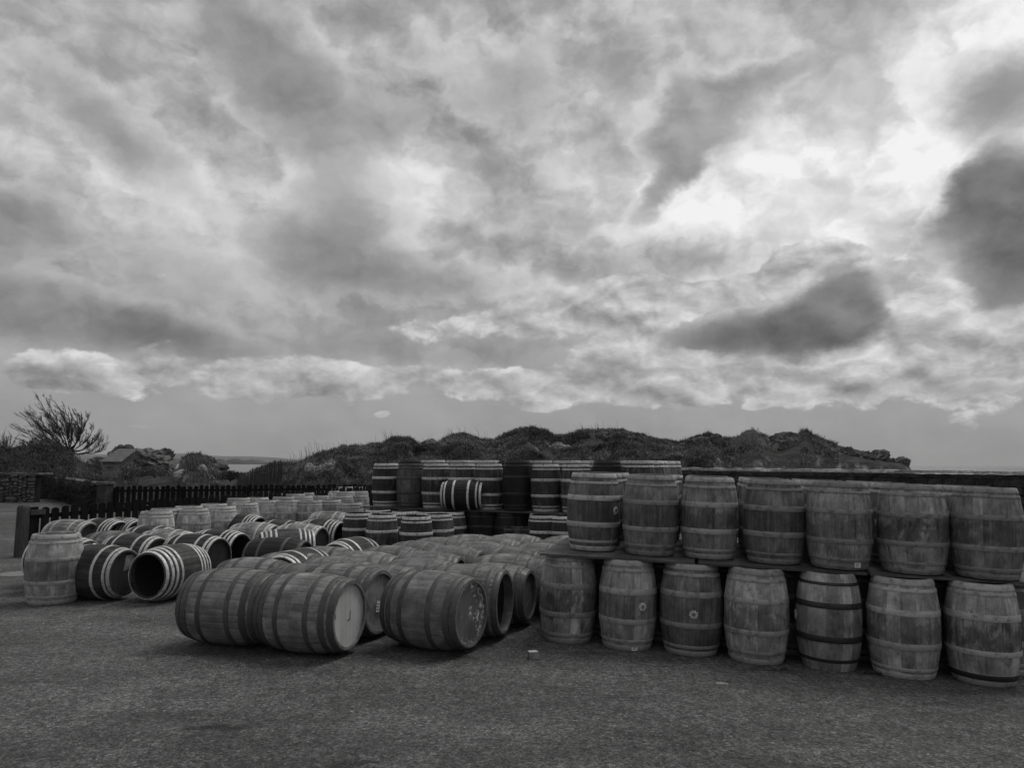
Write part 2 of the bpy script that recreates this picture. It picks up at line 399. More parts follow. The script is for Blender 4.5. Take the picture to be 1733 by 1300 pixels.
def hoop_mesh(sp, f0, f1, lap=True):
    b = MB(); seg = 44; z0 = (f0-.5)*sp.H; z1 = (f1-.5)*sp.H; zm = (z0+z1)/2
    def ring(dr, zs, a0=0, a1=2*math.pi, cl=True):
        rows = []
        for z, d in zs:
            k = seg if cl else max(3, int(seg*(a1-a0)/6.28))+1
            rows.append([((sp.r(z)+d+dr)*math.cos(a0+(a1-a0)*j/(k if cl else k-1)), (sp.r(z)+d+dr)*math.sin(a0+(a1-a0)*j/(k if cl else k-1)), z) for j in range(k)])
        b.grid(rows, cl)
    ring(0, [(z0, -.004), (z0, .0045), (z0+.002, .0058), (zm, .0058), (z1-.002, .0058), (z1, .0045), (z1, -.004)])
    if lap:
        ring(0, [(z0+.001, .004), (z0+.001, .0082), (zm, .0082), (z1-.001, .0082), (z1-.001, .004)], .0, .24, False)
        for a in (.05, .12):
            for z in (z0+(z1-z0)*.3, z0+(z1-z0)*.7):
                c = Vector(((sp.r(z)+.0082)*math.cos(a), (sp.r(z)+.0082)*math.sin(a), z)); nrm = Vector((math.cos(a), math.sin(a), 0)); t = Vector((-math.sin(a), math.cos(a), 0))
                ps = [c+t*.006*math.cos(q)+Vector((0, 0, .006))*math.sin(q) for q in (0, 1.05, 2.1, 3.14, 4.19, 5.24)]
                n0 = len(b.v); b.v += [tuple(p) for p in ps]+[tuple(c+nrm*.004)]
                for j in range(6): b.f.append((n0+j, n0+(j+1) % 6, n0+6)); b.mi.append(0)
    return b.mesh('hoop', True, 40)
def head_mesh(sp, fine=False):
    b = MB(); zc = sp.H/2-.032; r = sp.r(zc)-TH+.004; nb = 6; w = 2*r/nb; g_ = .00025 if fine else .0012
    for i in range(nb):
        x0 = -r+w*i+g_; x1 = -r+w*(i+1)-g_; top = []; bot = []
        for j in range(7):
            x = x0+(x1-x0)*j/6; y = math.sqrt(max(0, r*r-x*x)); top.append((x, y)); bot.append((x, -y))
        lo = bot+top[::-1]; n = len(lo); k = len(b.v)
        h = zc+((.0012 if i % 2 else -.0004) if not fine else (.0001 if i % 2 else 0))
        b.v += [(x, y, h) for x, y in lo]+[(x, y, zc-.022) for x, y in lo]
        b.f.append(tuple(range(k, k+n))); b.f.append(tuple(range(k+2*n-1, k+n-1, -1))); b.mi += [0, 0]
        for j in range(n): b.f.append((k+j, k+n+j, k+n+(j+1) % n, k+(j+1) % n)); b.mi.append(0)
    return b.mesh('cask_head')
def two(me, a, b):
    if len(me.materials) == 0: me.materials.append(a); me.materials.append(b)
    return me

H6 = [(.004, .062), (.092, .128), (.305, .365), (.635, .695), (.872, .908), (.938, .996)]
HOGH = [(.004, .07), (.09, .155), (.285, .345), (.655, .715), (.845, .91), (.93, .996)]
H8 = [(.004, .045), (.085, .12), (.165, .20), (.255, .295), (.705, .745), (.80, .835), (.88, .915), (.955, .996)]
H6T = [(.004, .05), (.08, .12), (.255, .30), (.70, .745), (.88, .92), (.95, .996)]
H4 = [(.004, .06), (.27, .32), (.68, .73), (.94, .996)]
BARRIQUE = Spec(.892, .302, .240, 20); BARR_UP = Spec(.842, .300, .240, 20); WIDE = Spec(.895, .342, .270, 22); TALL = Spec(1.0, .30, .243, 24)
HOGS = Spec(.88, .380, .322, 28); SHERRY = Spec(.88, .362, .300, 26); BACKUP = Spec(.925, .30, .243, 24); SMALLHOG = Spec(.88, .345, .276, 26)
KINDS = {  # spec, wood, hoop material, hoop places
    'pale': (BARRIQUE, 'pale', 'hoop_grey', H6), 'pale_up': (BARR_UP, 'pale', 'hoop_grey', H6), 'mid_up': (BARR_UP, 'mid', 'hoop_grey', H6),
    'mid': (BARRIQUE, 'mid', 'hoop_grey', H6), 'black_hooped': (BARRIQUE, 'pale', 'hoop_black', [(.092, .128), (.305, .365), (.635, .695), (.872, .908)]),
    'dark': (BARRIQUE, 'dark', 'hoop_white', H6), 'dark_tall': (TALL, 'dark', 'hoop_white', H6), 'streaky': (BARRIQUE, 'streaky', 'hoop_white', H6),
    'streaky_tall': (TALL, 'streaky', 'hoop_white', H6), 'black': (BARRIQUE, 'black', 'hoop_black', H6), 'black_tall': (TALL, 'black', 'hoop_black', H6),
    'dark_up': (BACKUP, 'dark', 'hoop_white', H6), 'streaky_up': (BACKUP, 'streaky', 'hoop_white', H6), 'mid_bk': (BACKUP, 'mid', 'hoop_dark', H6),
    'wide': (WIDE, 'pale', 'hoop_grey', H6), 'wide_mid': (WIDE, 'mid', 'hoop_grey', H6),
    'hog': (HOGS, 'hog', 'hoop_dark', HOGH), 'smallhog': (SMALLHOG, 'hog', 'hoop_dark', HOGH),
    'sherry8': (SHERRY, 'dark', 'hoop_white', H8), 'sherry6': (SHERRY, 'dark', 'hoop_white', H6T), 'sherry_mid': (SHERRY, 'mid', 'hoop_white', H6T),
    'sherry_dark': (SHERRY, 'black', 'hoop_dark', H4), 'sherry_brown': (SHERRY, 'mid', 'hoop_dark', HOGH), 'small_black': (SMALLHOG, 'black', 'hoop_white', H6T)}

def cask(kind, loc, lying=None, label='', group=None, cat='cask', name='oak_cask', hero=False, spin=None, tone=1., heads=(True, True),
         head=('head_grey', 'head_grey'), htone=1., tilt=0., zone=(1., 1.), bright=(), soil=None):
    """standing: loc is the middle of its foot; lying: loc is the point of the ground under its bilge, lying = azimuth of its +z head"""
    sp, wood, hoop, places = KINDS[kind]; soil = rnd.uniform(.25, .9) if soil is None else soil
    t = empty(name, loc); tag(t, label, cat, group)
    spin = rnd.random()*6.28 if spin is None else spin
    if lying is None:
        A = Matrix.Translation((0, 0, sp.H/2))
        if tilt: t.rotation_euler = (0, tilt, 0)
    else:
        A = Matrix.Translation((0, 0, sp.rb)) @ Matrix.Rotation(-R(lying), 4, 'Z') @ Matrix.Rotation(-math.pi/2, 4, 'X') @ Matrix.Rotation(tilt, 4, 'X')
    A = A @ Matrix.Rotation(spin, 4, 'Z')
    key = (sp.H, sp.rb)
    def put(nm, me, mat, Mx, tn):
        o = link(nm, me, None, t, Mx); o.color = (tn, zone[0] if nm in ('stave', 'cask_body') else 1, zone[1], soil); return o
    if hero:
        me = two(cached(('st', key, wood), lambda: stave_mesh(sp)), M[wood], M['char'])
        ws = stave_widths(sp, rnd); th = 0.
        for w in ws:
            tb = tone
            for (ba, bw, bt) in bright:
                if abs((th+w+spin-ba+math.pi) % (2*math.pi)-math.pi) < bw: tb = tone*bt
            put('stave', me, None, A @ Matrix.Rotation(th+w, 4, 'Z') @ Matrix.Diagonal((1, math.tan(w)/math.tan(math.pi/sp.n), 1, 1)), tb); th += 2*w
    else:
        me = two(cached(('bd', key, wood), lambda: body_mesh(sp)), M[wood], M['char'])
        put('cask_body', me, None, A, tone)
    for (a, b) in places:
        if hero and .05 < a < .9:
            j = rnd.choice((-.012, -.006, 0, .006, .012)); a += j; b += j+rnd.choice((-.006, 0, .006))
        me = cached(('hp', key, hoop, a, b), lambda: hoop_mesh(sp, a, b))
        if not me.materials: me.materials.append(M[hoop])
        put('hoop', me, None, A @ Matrix.Rotation(rnd.random()*.5-.25 if hero else rnd.random()*6.28, 4, 'Z'), htone)
    for s, on, hm in ((1, heads[0], head[0]), (-1, heads[1], head[1])):
        if on:
            me = cached(('hd', key, hm), lambda: head_mesh(sp, hm in ('head_pale', 'head_stained', 'head_flaked')))
            if not me.materials: me.materials.append(M[hm])
            put('cask_head', me, None, A @ (Matrix.Identity(4) if s > 0 else Matrix.Rotation(math.pi, 4, 'X')), 1.)
    t['R'] = 1.
    del t['R']
    return t, A, sp

def bung(t, A, sp, z, a, plate=True, r=.04):
    """bung in the bilge with its pale serrated plate, a = angle round the cask in A's frame"""
    rr = sp.r(z)+.002
    Mx = A @ Matrix.Rotation(a, 4, 'Z') @ Matrix.Translation((rr, 0, z)) @ Matrix.Rotation(math.pi/2, 4, 'Y')
    if plate:
        def mk():
            b = MB(); n = 18; k0 = len(b.v); q = random.Random(3)
            for ring, h in ((.45, .0005), (.45, .007), (.75, .008), (1., .004), (1.02, -.004)):
                b.v += [(r*ring*(1+(.13*(-1)**j+.05*q.random() if ring > .9 else 0))*math.cos(2*math.pi*j/n), r*ring*(1+(.13*(-1)**j+.05*q.random() if ring > .9 else 0))*math.sin(2*math.pi*j/n), h) for j in range(n)]
            for i in range(4):
                for j in range(n): b.f.append((k0+i*n+j, k0+i*n+(j+1) % n, k0+(i+1)*n+(j+1) % n, k0+(i+1)*n+j)); b.mi.append(0)
            return b.mesh('bung_plate')
        link('bung_plate', cached(('bp', r), mk), M['bungplate'], t, Mx)
    def mb():
        b = MB(); rows = []
        for rd, h in ((r*.48, -.004), (r*.48, .005), (r*.42, .008), (.0005, .008)):
            rows.append([(rd*math.cos(2*math.pi*j/14), rd*math.sin(2*math.pi*j/14), h) for j in range(14)])
        b.grid(rows, True); return b.mesh('bung')
    link('bung', cached(('bg', r), mb), M['mid'], t, Mx)
def sticker(t, A, sp, z, a, w=.05, h=.035, lines=True):
    rr = sp.r(z)+.009
    b = MB(); seg = 4
    rows = [[((rr)*math.cos(q), (rr)*math.sin(q), zz) for q in [(-.5+j/seg)*w/rr for j in range(seg+1)]] for zz in (z-h/2, z+h/2)]
    b.grid(rows); inner = [[(p[0]-.002, p[1], p[2]) for p in r] for r in rows]; b.grid(inner)
    for j in range(3 if lines else 0):
        zl = z-h*.25+h*.25*j; ra = rr+.0008
        b.grid([[(ra*math.cos(q), ra*math.sin(q), zz) for q in [(-.35+.6*k/3)*w/rr for k in range(4)]] for zz in (zl, zl+h*.10)], m=1)
    me = b.mesh('label'); me.materials.append(M['label']); me.materials.append(M['ink'])
    link('paper_label', me, None, t, A @ Matrix.Rotation(a, 4, 'Z'))
# ------------------------------------------------------------------ ground, sea, far land
def ground_material():
    m, g, b = material('packed_gravel')
    p = g.n('ShaderNodeNewGeometry').outputs['Position']
    big = g.noise(p, .35, 5., .6); mid = g.noise(p, 1.7, 6., .65); f = g.noise(p, 30., 5., .7)
    s1 = g.vor(p, 75.); s2 = g.vor(p, 75., out='Color'); s3 = g.vor(p, 190., out='Color')
    tone = g.sep(s2)[0]; t3 = g.sep(s3)[1]
    blo = g.noise(p, 9., 5., .7)
    t = g.m('MULTIPLY', g.ramp(big, .3, .7, .74, 1.22), g.m('MULTIPLY', g.ramp(mid, .3, .7, .78, 1.2), g.ramp(blo, .32, .68, .78, 1.22)))
    t = g.m('MULTIPLY', t, g.ramp(f, .3, .7, .72, 1.28))
    t = g.m('MULTIPLY', t, g.ramp(tone, 0., 1., .55, 1.5, False))
    t = g.m('MULTIPLY', t, g.ramp(t3, 0., 1., .7, 1.3, False))
    t = g.m('MULTIPLY', t, g.ramp(tone, .965, .99, 1., 1.55))
    c1 = g.sep(g.vor(p, 26., out='Color'))[0]; c2 = g.sep(g.vor(p, 48., out='Color'))[1]
    t = g.m('MULTIPLY', t, g.m('MULTIPLY', g.ramp(c1, 0., 1., .80, 1.2, False), g.ramp(c2, 0., 1., .70, 1.3, False)))
    lane = g.noise(g.v('MULTIPLY', p, (.22, 1.1, 1.)), 1., 5., .65)
    t = g.m('MULTIPLY', t, g.ramp(lane, .3, .7, .78, 1.2))
    # damp patches and stains, and darker ground along the fronts of the casks
    wv = g.v('MULTIPLY', g.v('SUBTRACT', g.noise(p, 3.2, 5., .65, col=True), (.5, .5, .5)), (.55, .38, 0))
    pw = g.v('ADD', p, wv)
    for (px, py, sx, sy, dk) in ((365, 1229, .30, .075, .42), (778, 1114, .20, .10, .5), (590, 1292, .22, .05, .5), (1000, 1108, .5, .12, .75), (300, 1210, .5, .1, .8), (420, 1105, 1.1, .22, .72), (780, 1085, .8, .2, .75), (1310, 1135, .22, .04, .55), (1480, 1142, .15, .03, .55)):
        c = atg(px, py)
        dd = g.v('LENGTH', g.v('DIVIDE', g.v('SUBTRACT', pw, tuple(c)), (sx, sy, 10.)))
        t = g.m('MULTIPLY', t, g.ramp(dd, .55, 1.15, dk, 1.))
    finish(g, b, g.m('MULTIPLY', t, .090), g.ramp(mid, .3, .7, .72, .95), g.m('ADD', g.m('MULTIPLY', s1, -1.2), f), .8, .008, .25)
    return m
M['ground'] = ground_material()
def build_ground():
    b = MB(); xs = np.unique(np.concatenate([np.linspace(-75, 75, 76), [.5, 6.]])); ys = np.linspace(-45, 42, 88)
    rows = []
    for y in ys:
        rows.append([(x, y, gz(x)) for x in xs])
    b.grid(rows); struct('yard_ground', b.mesh('yard_ground'), M['ground'])
build_ground()
def gravel():
    q = random.Random(5); b = MB()
    for i in range(15000):
        y = 3.2+7.5*q.random()**1.7; x = (q.random()*2-1)*(y*.70+.3); s = q.uniform(.0018, .0045)*(1.6 if q.random() < .03 else 1)
        a = q.random()*6.28; n = len(b.v); h = s*q.uniform(.5, .9)
        for k in range(4):
            r = s*q.uniform(.7, 1.3); b.v.append((x+r*math.cos(a+k*1.57), y+r*math.sin(a+k*1.57), gz(x)-.0008))
        b.v.append((x+s*.3*q.uniform(-1, 1), y+s*.3*q.uniform(-1, 1), gz(x)+h))
        for k in range(4): b.f.append((n+k, n+(k+1) % 4, n+4)); b.mi.append(0)
    struct('gravel', b.mesh('gravel'), plain_mat('gravel_stone', .095, .9, 160., .75, 3, 0), 'stuff', 'loose grit scattered over the packed yard')
gravel()

SEA = -2.6
def sea_material():
    m, g, b = material('sea_water')
    p = g.n('ShaderNodeNewGeometry').outputs['Position']
    n = g.noise(g.v('MULTIPLY', p, (.25, .6, 1)), 1., 5., .6); n2 = g.noise(g.v('MULTIPLY', p, (.006, .05, 1)), 1., 4., .6)
    finish(g, b, g.ramp(n2, .3, .7, .035, .07), g.ramp(n2, .35, .7, .16, .34), n, .35, .5, .5)
    return m
def disc(name, r, z, mat):
    b = MB(); rows = []
    for rr in (1., 60., 150., 400., 1000., 3000., r): rows.append([(rr*math.cos(2*math.pi*k/96), rr*math.sin(2*math.pi*k/96), z) for k in range(96)])
    b.grid(rows, True); return struct(name, b.mesh(name), mat)
disc('sea', 9000., SEA, sea_material())
M['farland'] = stone_mat('far_heath', .07, .2, .12, .01)
M['islet'] = stone_mat('islet_rock', .06, .2, .15, .25)
def far_hill():
    b = MB(); D = 2600.; rows = [[], [], []]
    for i in range(161):
        x = -60+620*i/160
        e = min(1, max(0, (545-x)/200.))**.8
        top = 781.5-(15.5*e*(.80+.25*mnoise.noise(Vector((x*.012, 0, 3)))+.06*mnoise.noise(Vector((x*.06, 0, 5)))))
        P = atY(x, top, D); Q = atY(x, 783., D-500)
        rows[0].append((Q.x, Q.y, SEA-.5)); rows[1].append((P.x, D, max(P.z, SEA-.4))); rows[2].append((P.x*1.2, D*1.2, SEA-1))
    b.grid(rows); struct('far_hills', b.mesh('far_hills', True), M['farland'])
far_hill()
def rock_mesh(seed, sx, sy, sz, amp=.35, sub=3, freq=1.3, flat=False):
    import bmesh
    bm = bmesh.new(); bmesh.ops.create_icosphere(bm, subdivisions=sub, radius=1.)
    o = Vector((seed*7.1, seed*3.3, seed*1.7))
    for v in bm.verts:
        p = v.co.copy(); d = 0; f = freq; a = amp
        for k in range(4 if sub < 4 else 6): d += a*(1-2*abs(mnoise.noise(p*f+o))); f *= 2.1; a *= .5
        v.co = p*(1+d*.7-.1)
        v.co = Vector((v.co.x*sx, v.co.y*sy, v.co.z*sz))
    me = bpy.data.meshes.new('rock'); bm.to_mesh(me); bm.free()
    if sub >= 4: me.polygons.foreach_set('use_smooth', [True]*len(me.polygons))
    return me
for i, (px, w, top, D) in enumerate(((282, 30, 774.5, 1500), (306, 20, 777.5, 1550), (225, 26, 776, 1500), (398, 22, 777.5, 1600), (372, 16, 778, 1500), (428, 34, 779, 1600), (472, 24, 780, 1700))):
    P = atY(px, top, D); s = w*D/1300.
    o = struct('islet', rock_mesh(i+20, s*.62, s*.4, (P.z-SEA)*.95, .35, 4, 2.2), M['islet']); o.location = (P.x, D, SEA)

# ------------------------------------------------------------------ dunes and banks behind the yard
RIDGE = [(-260, 768, 46), (-60, 764, 46), (0, 766, 46), (40, 764, 46), (62, 758, 46), (85, 757, 46), (100, 760, 46), (115, 768, 46), (130, 777, 46), (160, 794, 46), (180, 806, 46), (240, 808, 46),
         (262, 803, 46), (290, 800, 46), (304, 793, 46), (314, 779, 46), (325, 773, 46), (343, 773, 46), (362, 781, 46), (378, 794, 46), (400, 800, 45), (430, 800, 44), (452, 792, 44), (480, 782, 44), (510, 777, 44), (540, 767, 44), (572, 758, 44), (580, 753, 44),
         (600, 754, 45), (622, 753, 45), (645, 750, 45), (665, 743, 46), (692, 742, 46), (712, 749, 46), (735, 750, 46), (750, 744, 46), (765, 738, 46), (790, 737, 46), (812, 743, 46),
         (838, 743, 46), (855, 735, 47), (880, 729, 47), (905, 726, 47), (925, 729, 47), (938, 736, 47), (960, 736, 47), (985, 730, 47), (1010, 729, 47), (1050, 729, 47), (1085, 736, 47),
         (1110, 742, 46), (1150, 745, 46), (1172, 741, 46), (1198, 735, 46), (1222, 741, 46), (1245, 739, 46), (1262, 732, 46), (1277, 730, 46), (1296, 738, 46), (1318, 744, 46), (1345, 736, 46), (1362, 731, 46),
         (1385, 740, 46), (1410, 749, 46), (1440, 757, 46), (1470, 763, 46), (1500, 771, 46), (1522, 776, 46), (1534, 783, 46), (1544, 797, 46), (1570, 812, 46), (1700, 818, 46), (2100, 818, 46)]
ra = np.array([(p[0]-866.5)/1300. for p in RIDGE]); rz = np.array([atY(*p).z-(.16 if p[0] > 470 else 0) for p in RIDGE]); ry = np.array([p[2] for p in RIDGE], float)
sm = np.array([np.average(rz, weights=np.exp(-((ra-a)/.05)**2)*(rz > 2)+1e-9) for a in ra]); rz = np.where((ra > -.22) & (ra < .49), rz+.5*(rz-sm)+.04, rz)
TA = np.linspace(-.90, .90, 520); TY = np.concatenate([np.linspace(31.5, 66, 110), np.linspace(67, 110, 16)])
def build_terrain():
    Z = np.zeros((len(TY), len(TA)))
    zr = np.interp(TA, ra, rz); yr = np.interp(TA, ra, ry)
    yb = np.interp(TA, [-.9, -.60, -.52, -.45, -.2, .2, .3, .55, .9], [39, 39, 36, 32.6, 32.4, 33, 35.5, 36, 36])
    for i, Y in enumerate(TY):
        for j, a in enumerate(TA):
            s = (Y-yb[j])/(yr[j]-yb[j]); x = a*Y
            zf = min(1., max(.12, (zr[j]-1.2)/1.2))
            lump = mnoise.noise(Vector((x*.22, Y*.22, 1.3)))*.5+.42*(1-2*abs(mnoise.noise(Vector((x*.5, Y*.42, 7.)))))+.16*(1-2*abs(mnoise.noise(Vector((x*1.25, Y*1.1, 4.)))))+.07*mnoise.noise(Vector((x*3.1, Y*3., 2.)))
            if zr[j] > 1.6:
                f1 = mnoise.voronoi(Vector((x*.46+.35*mnoise.noise(Vector((x*.5, Y*.5, 0))), Y*.50, .5)))[0]
                if TA[j] > .2: lump += min(1., (TA[j]-.2)*12)*(.34*(1-2*abs(mnoise.noise(Vector((x*1.1, Y*.9, 14.)))))+.22*(1-2*abs(mnoise.noise(Vector((x*2.6, Y*2.2, 24.))))))
                lump += .95*max(0, .62-f1[0]**1.0)*min(1, (f1[1]-f1[0])*3+.25)-.12
            if s <= 0: z = -.12
            elif s < 1:
                e = s**.85*(1.25-.25*s) if zr[j] > 1.9 else s
                z = -.05+(zr[j]+.05)*min(e, 1.0)+lump*1.15*zf*math.sin(math.pi*min(1, s))**.7+(lump*.10+.20*(.5-abs(mnoise.noise(Vector((x*1.5, Y*.6, 31.))))*2)+.10*mnoise.noise(Vector((x*4.2, Y, 37.))))*s*s*zf
                if zr[j] > 0: z = min(z, zr[j]*(.35+.65*s)+.35*(1-s)+.1) if s > .25 else z
            else: z = zr[j]+lump*.14*zf-(Y-yr[j])*.30-((Y-yr[j])*.06)**2
            Z[i, j] = max(z, -6.)
    b = MB(); b.grid([[(TA[j]*TY[i], TY[i], Z[i, j]) for j in range(len(TA))] for i in range(len(TY))])
    struct('dune_terrain', b.mesh('dune_terrain', True), M['turf'])
    return Z
def turf_material():
    m, g, b = material('rough_turf')
    p = g.n('ShaderNodeNewGeometry'); nz = g.sep(p.outputs['Normal'])[2]; pos = p.outputs['Position']
    n = g.noise(pos, .9, 6., .65); f = g.noise(g.v('MULTIPLY', pos, (9., 9., 3.)), 1., 5., .7); rk = g.noise(pos, 2.2, 7., .7)
    grass = g.m('MULTIPLY', g.ramp(n, .3, .7, .028, .075), g.ramp(f, .3, .7, .5, 1.5))
    rock = g.m('MULTIPLY', g.ramp(rk, .35, .65, .05, .26), g.ramp(f, .3, .7, .7, 1.3))
    k = g.m('MULTIPLY', g.ramp(nz, .60, .90, 1., 0.), g.ramp(rk, .38, .52))
    finish(g, b, g.mix(k, grass, rock), .95, g.m('ADD', n, f), .9, .12, .1)
    return m
M['turf'] = turf_material()
TZ = build_terrain()
def hgt(x, y):
    a = x/y; i = np.clip(np.searchsorted(TY, y)-1, 0, len(TY)-2); j = np.clip((a-TA[0])/(TA[1]-TA[0]), 0, len(TA)-1.001); j0 = j.astype(int); fj = j-j0
    fi = np.clip((y-TY[i])/(TY[i+1]-TY[i]), 0, 1)
    return (TZ[i, j0]*(1-fj)+TZ[i, j0+1]*fj)*(1-fi)+(TZ[i+1, j0]*(1-fj)+TZ[i+1, j0+1]*fj)*fi
def hz(x, y): return float(hgt(np.array([x]), np.array([y]))[0])

def blades(name, cx, cy, per, hmin, hmax, wid, droop, mat, label, seed=1, spread=.22, wind=(-.25, -.1), cz=None):
    g = np.random.default_rng(seed); n = len(cx)*per
    ox = np.repeat(cx, per); oy = np.repeat(cy, per)
    th = g.uniform(0, 6.283, n); rr = spread*np.sqrt(g.random(n))
    x = ox+rr*np.cos(th); y = oy+rr*np.sin(th); z = (hgt(x, y) if cz is None else np.repeat(cz, per))-.03
    L = g.uniform(hmin, hmax, n)*np.repeat(g.uniform(.6, 1.25, len(cx)), per)
    ln = g.uniform(.15, 1., n)*droop; dx = np.cos(th)*ln+wind[0]; dy = np.sin(th)*ln+wind[1]
    ph = g.uniform(0, 6.283, n); sx = np.cos(ph)*wid; sy = np.sin(ph)*wid*.5
    V = np.zeros((n, 5, 3))
    V[:, 0] = np.stack([x-sx, y-sy, z], 1); V[:, 1] = np.stack([x+sx, y+sy, z], 1)
    mx = x+dx*L*.35; my = y+dy*L*.35; mz = z+L*.62
    V[:, 2] = np.stack([mx+sx*.7, my+sy*.7, mz], 1); V[:, 3] = np.stack([mx-sx*.7, my-sy*.7, mz], 1)
    dl = np.sqrt(dx*dx+dy*dy); V[:, 4] = np.stack([x+dx*L, y+dy*L, z+L*np.clip(1.02-.45*dl, .35, 1)], 1)
    me = bpy.data.meshes.new(name); me.vertices.add(n*5); me.vertices.foreach_set('co', V.reshape(-1))
    base = (np.arange(n)*5)[:, None]
    loops = (base+np.array([0, 1, 2, 3, 3, 2, 4])).reshape(-1)
    me.loops.add(n*7); me.loops.foreach_set('vertex_index', loops.astype(np.int32))
    me.polygons.add(n*2)
    ls = (np.arange(n)*7)[:, None]+np.array([0, 4]); me.polygons.foreach_set('loop_start', ls.reshape(-1).astype(np.int32))
    me.update(calc_edges=True); me.validate()
    return struct(name, me, mat, 'stuff', label)
def grass_material(name, c0, c1, sc=.5):
    m, g, b = material(name)
    p = g.n('ShaderNodeNewGeometry').outputs['Position']
    n = g.noise(p, sc, 4., .6); f = g.noise(p, 7., 3., .7)
    finish(g, b, g.m('MULTIPLY', g.ramp(n, .32, .68, c0, c1), g.ramp(f, .3, .7, .55, 1.5)), .8, None, spec=.15)
    return m
M['grass'] = grass_material('marram_grass', .035, .21); M['drygrass'] = grass_material('dry_grass', .09, .20)
M['leaf'] = grass_material('bramble_leaf', .022, .06, 1.2); M['twig'] = plain_mat('bare_twig', .035, .9, 9., .3)
def scatter_grass():
    g = np.random.default_rng(3)
    a = g.uniform(-.34, .42, 15000); yb = 32.6; Y = g.uniform(0, 1, len(a))**.85*(49.5-yb)+yb
    x = a*Y; z = hgt(x, Y)
    keep = z > .03
    rk = np.array([mnoise.noise(Vector((p*.33, q*.33, 9.))) for p, q in zip(x, Y)])
    keep &= (rk < .24+.15*(a < .1)) & ((a < .26) | (g.random(len(a)) < .30))
    blades('dune_grass', x[keep], Y[keep], 18, .09, .36, .0125, 1.25, M['grass'], 'tussocky dune grass blowing along the ridge', 4, .17, (-.2, -.6))
    a = g.uniform(-.66, -.30, 3600); Y = g.uniform(33, 47, len(a)); x = a*Y; z = hgt(x, Y); k = (z > .02) & ((a > -.52) | (Y > 40)) & ~(((a > -.485) & (a < -.425) | (a > -.385) & (a < -.31)) & (Y > 37.5))
    blades('rough_grass', x[k], Y[k], 10, .18, .42, .016, .8, M['drygrass'], 'pale rough grass between yard fence and shore', 5, .2)
    # tall dry stems against the sky
    xs = []; ys = []
    for px in [500, 512, 520, 531, 538, 545, 552, 658, 663, 668, 690, 696, 758, 764, 790, 882, 890, 900, 906, 990, 1000, 1015, 1040, 1050, 1196, 1202, 1268, 1275, 1280, 1358, 1362, 1366]+list(range(580, 1100, 47)):
        Y = 43.+g.uniform(-1, 1); xs.append((px-866.5)/1300*Y); ys.append(Y)
    blades('tall_stems', np.array(xs), np.array(ys), 6, .7, 1.25, .009, .45, M['grass'], 'tall dead grass stems on the dune crest', 8, .4)
scatter_grass()

# rocks showing through the turf
for i, (px, py, w, h, Y, lab, m) in enumerate((
        (545, 797, 36, 24, 35.5, 'lichen speckled boulder at the left foot of the grassy dunes', 'pale'), (523, 796, 14, 16, 35.3, 'small rock left of the speckled dune boulder', 'pale'),
        (745, 757, 52, 20, 41.0, 'broad rock outcrop under the third grassy dune crest', 'dark'), (862, 768, 40, 18, 40., 'dark outcrop low on the dune behind the back stack', 'dark'),
        (945, 757, 34, 12, 41.5, 'pale ledge of rock high in the middle of the dunes', 'pale'), (1040, 745, 46, 18, 43., 'rock face under the tallest dune crest', 'dark'),
        (1195, 752, 44, 26, 42., 'craggy rock over the left end of the sea wall', 'dark'), (1292, 765, 26, 46, 41.5, 'upright pale seamed rock in the headland above the sea wall', 'pale'),
        (1258, 770, 44, 34, 42., 'dark hollowed crag beside the pale seamed rock', 'dark'), (1360, 768, 90, 50, 43., 'large dark crag at the right of the headland', 'dark'),
        (1450, 778, 80, 26, 43., 'low crag sloping down towards the sea', 'dark'), (1508, 784, 42, 16, 44., 'last low rock of the headland, next to open sea', 'dark'),
        (312, 806, 26, 14, 37., 'white lichen covered boulder behind the picket fence', 'white'), (342, 802, 14, 20, 37.5, 'grey pointed rock beside the white boulder', 'pale'),
        (204, 762, 13, 12, 56., 'small upright stone on the mound behind the hut', 'dark'), (216, 763, 15, 14, 56., 'rounded stone crowning the mound behind the hut', 'dark'),
        (332, 786, 42, 32, 45.5, 'dark hummock of rock in front of the sea', 'dark'), (222, 784, 92, 38, 56., 'dark rocky mound right of the stone hut', 'dark'),
        (372, 790, 26, 10, 45., 'low dark rock right of the hummock by the sea', 'dark'))):
    for k, v in (('dark', (.11, .4, .3)), ('pale', (.22, .7, .45)), ('white', (.38, .7, .55))):
        if 'rock_'+k not in M: M['rock_'+k] = stone_mat('rock_'+k, v[0], v[1], v[2], 2.6)
    P = atY(px, py, Y); s = Y/1300.
    if w < 22 or m == 'white': me = rock_mesh(i+1, w*s*.56, w*s*.42, h*s*.62, .42, 4, 1.7)
    else:
        import bmesh
        qk = random.Random(i); bm = bmesh.new()
        for k in range(9):
            tmp = rock_mesh(i*11+k, w*s*qk.uniform(.13, .3), w*s*qk.uniform(.15, .25), h*s*qk.uniform(.22, .5), .6, 4, 2.1)
            tmp.transform(Matrix.Translation((w*s*qk.uniform(-.48, .48), w*s*qk.uniform(-.15, .2), h*s*qk.uniform(-.42, .22)-.03)) @ Matrix.Rotation(qk.uniform(-.5, .5), 4, 'Y'))
            bm.from_mesh(tmp); bpy.data.meshes.remove(tmp)
        me = bpy.data.meshes.new('rock'); bm.to_mesh(me); bm.free(); me.polygons.foreach_set('use_smooth', [True]*len(me.polygons)); me.set_sharp_from_angle(angle=R(38))
    o = link('rock', me, M['rock_'+m]); o.location = P
    o.rotation_euler = (0, 0, i*1.3 if w < 40 else 0); tag(o, lab, 'rock')

